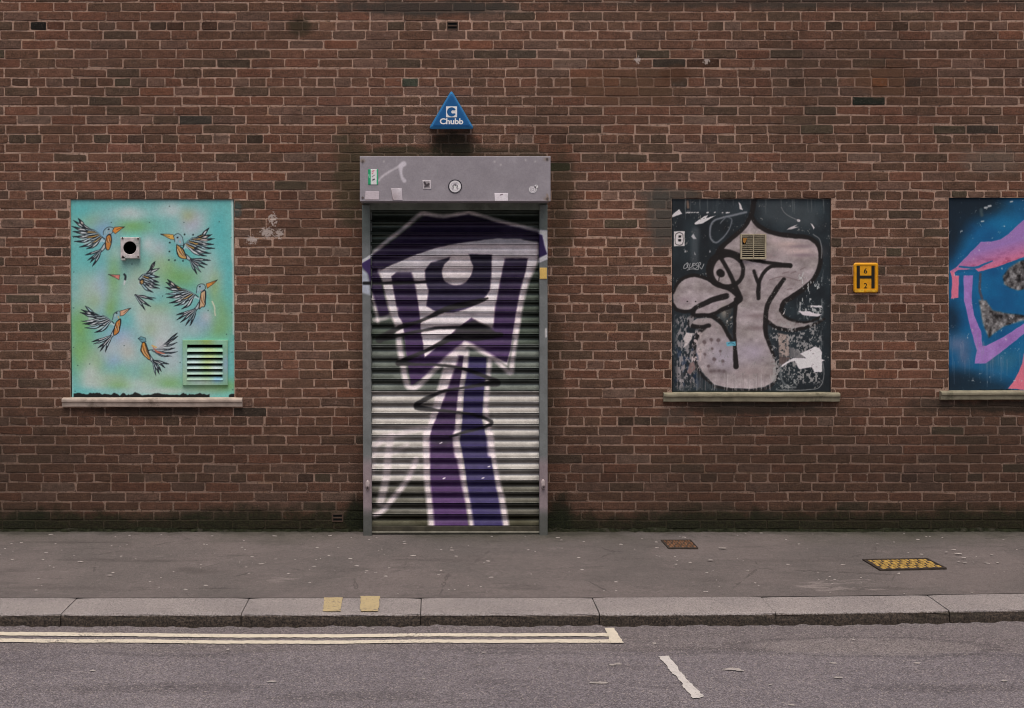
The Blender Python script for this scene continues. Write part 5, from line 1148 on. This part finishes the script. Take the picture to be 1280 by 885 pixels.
for r in (3.4, 1.5): q.stroke([(666 + r * math.cos(a), 236.8 + r * math.sin(a)) for a in np.linspace(0, 6.3, 16)], .7, (120, 112, 118), .5)
q.stroke([(669, 233.6), (671, 232)], .9, (110, 100, 108), .5); disc('sticker', q, 666, 236.8, 4.8, .95, 20); disc('sticker', q, 670.2, 233.2, 2.4, 1, 14)

# ================================================================== ALARM BOX
def text_mesh(s, size, bold=.02, font_x=1.0):
    cu = bpy.data.curves.new('txt', 'FONT'); cu.body = s; cu.size = size; cu.align_x = 'CENTER'; cu.align_y = 'CENTER'; cu.offset = bold; cu.extrude = .0; cu.space_character = .98; cu.resolution_u = 4
    o = bpy.data.objects.new('txt', cu); col.objects.link(o); dg = bpy.context.evaluated_depsgraph_get(); me = bpy.data.meshes.new_from_object(o.evaluated_get(dg))
    vs_ = np.array([tuple(v.co) for v in me.vertices]); fs = [tuple(p.vertices) for p in me.polygons]
    bpy.data.objects.remove(o); bpy.data.curves.remove(cu); bpy.data.meshes.remove(me); return vs_, fs
def lettering(name, s, px, py, Y, w_px, h_px, m, parent, bold=.0):
    v, f = text_mesh(s, 1.0, bold); lo, hi = v.min(0), v.max(0); k = (D + Y) / F
    c = (lo + hi) / 2; X, _, Z = P(px, py, Y)
    out = [(X + (a[0] - c[0]) / (hi[0] - lo[0]) * w_px * k, Y, Z + (a[1] - c[1]) / (hi[1] - lo[1]) * h_px * k) for a in v]
    return mesh(name, out, f, m, parent)
BLUE = m_plain('blue_alarm_plastic', V(0, 74, 124), .42, .45, .12, 20, bump=.04); BLUE2 = m_plain('lit_blue_plastic', V(34, 104, 154), .5, .4, .15, 30, bump=.04)  # lighter case blue: light on its slanted sides put into the colour
LWHITE = m_plain('white_print', V(208, 208, 216), .6, .3, .08, 40, bump=.03)
YA = -.095
alarm = empty('alarm_box', (P(564.5, 161)[0], 0, P(0, 161)[2])); tag(alarm, 'blue triangular burglar alarm box on the wall above the shutter', 'alarm box')
def tri_(pts, Y, rnd):                                    # rounded triangle outline
    out = []; n_ = len(pts)
    for i in range(n_):
        a, b_, c = np.array(pts[i - 1], float), np.array(pts[i], float), np.array(pts[(i + 1) % n_], float)
        d1 = (a - b_) / np.hypot(*(a - b_)); d2 = (c - b_) / np.hypot(*(c - b_)); p0, p2 = b_ + d1 * rnd, b_ + d2 * rnd
        for t in np.linspace(0, 1, 6): out.append(P(*((1 - t) ** 2 * p0 + 2 * t * (1 - t) * b_ + t * t * p2), Y))
    return out
A = [(564.3, 112.4), (593, 161.2), (535.6, 161.4)]; Bf = [(564.3, 117), (587.6, 157.2), (541.4, 157.4)]
rings = [tri_(A, .002, 4.5), tri_(A, -.05, 4.5), tri_([(564.3, 113.2), (592.2, 160.8), (536.4, 161)], -.07, 4.2), tri_([(564.3, 116.0), (588.9, 158.2), (540.0, 158.4)], YA + .003, 3.0), tri_([(564.3, 118.6), (586.4, 156.4), (542.5, 156.6)], YA, 2.6)]
nr = len(rings[0]); vv = [p for r in rings for p in r]; ff = []
for q_ in range(3):
    for i in range(nr): k_ = (i + 1) % nr; ff.append((q_ * nr + i, (q_ + 1) * nr + i, (q_ + 1) * nr + k_, q_ * nr + k_))
case = mesh('case', vv[:4 * nr], [f[::-1] for f in ff], BLUE2, alarm)
f2 = [(i, nr + i, nr + (i + 1) % nr, (i + 1) % nr) for i in range(nr)]
front = mesh('front_cover', vv[3 * nr:], [f[::-1] for f in f2] + [tuple(range(2 * nr - 1, nr - 1, -1))], BLUE, alarm)
# emblem: white square with a blue C
Yl = YA - .0012
def ring_quad():
    x0, y0, x1, y1 = 557.6, 132.9, 571.4, 146.6; m_ = MB(); p = [P(x0, y1, Yl), P(x1, y1, Yl), P(x1, y0, Yl), P(x0, y0, Yl)]; m_.v += [Vector(a) for a in p]; m_.f.append((0, 1, 2, 3)); return m_.build('emblem', LWHITE, front)
emb = ring_quad()
cx0, cy0 = 564.5, 139.8; no, ni = [], []
for q_ in range(31):
    a = R(26 + 308 * q_ / 30); no.append(P(cx0 + 5.7 * math.cos(a), cy0 + 5.7 * math.sin(a), Yl - .001))
    a = R(52 + 256 * q_ / 30); ni.append(P(cx0 + 1.6 + 2.1 * math.cos(a), cy0 + 2.1 * math.sin(a), Yl - .001))
mesh('emblem_letter', no + ni, [(q_, q_ + 1, 32 + q_, 31 + q_) for q_ in range(30)], BLUE, emb)
lettering('lettering', 'Chubb', 564.4, 151.6, Yl, 29.4, 7.6, LWHITE, front, .03)

# ================================================================== HYDRANT SIGN
YELP = m_plain('yellow_enamel', V(200, 138, 10), .45, .45, .14, 25, c2=V(178, 116, 20), bump=.08); BLK = m_plain('black_print', V(26, 22, 16), .6, .3, .15)
sgn = empty('hydrant_sign', P(1082, 366)); tag(sgn, 'yellow fire hydrant sign with a black H and the numbers 6 and 2', 'sign')
def rnd_rect(x0, y0, x1, y1, r, Y):
    o = []
    for (cx, cy, a0) in ((x1 - r, y0 + r, -90), (x1 - r, y1 - r, 0), (x0 + r, y1 - r, 90), (x0 + r, y0 + r, 180)):
        for t in range(5): a = R(a0 + 22.5 * t); o.append(P(cx + r * math.cos(a), cy + r * math.sin(a), Y))
    return o
rg = [rnd_rect(1067, 328.6, 1097.6, 365.6, 3, .001), rnd_rect(1066.8, 328.4, 1097.8, 365.8, 3, -.016), rnd_rect(1068.2, 329.8, 1096.4, 364.4, 2.6, -.024), rnd_rect(1070, 331.6, 1094.8, 362.6, 2, -.024), rnd_rect(1070.4, 332, 1094.4, 362.2, 1.8, -.021)]
nr = len(rg[0]); vv = [p for r in rg for p in r]; ff = []
for q_ in range(4):
    for i in range(nr): k_ = (i + 1) % nr; ff.append((q_ * nr + i, (q_ + 1) * nr + i, (q_ + 1) * nr + k_, q_ * nr + k_))
ff.append(tuple(range(4 * nr, 5 * nr)))
plate = mesh('plate', vv, ff, YELP, sgn)
hm = MB()
for (x0, y0, x1, y1) in ((1071.0, 332.4, 1074.8, 360.4), (1089.4, 332.4, 1093.4, 360.4), (1074.8, 344.4, 1089.4, 348)):
    bx(hm, x0, y0, x1, y1, -.0232, -.0205)
hm.build('letter', BLK, plate)
lettering('lettering', '6', 1082, 338.5, -.0222, 4.2, 6.8, BLK, plate, .01); lettering('lettering', '2', 1082, 357, -.0222, 4.2, 6.6, BLK, plate, .01)
ch = MB(); bx(ch, 1068.4, 361.6, 1080, 365.2, -.0255, -.02); bx(ch, 1083, 362.0, 1095.6, 364.6, -.0255, -.02); ch.build('edge_lip', m_plain('chipped_enamel', V(222, 150, 40), .5, .4, .3, 60, c2=V(120, 62, 20)), plate)
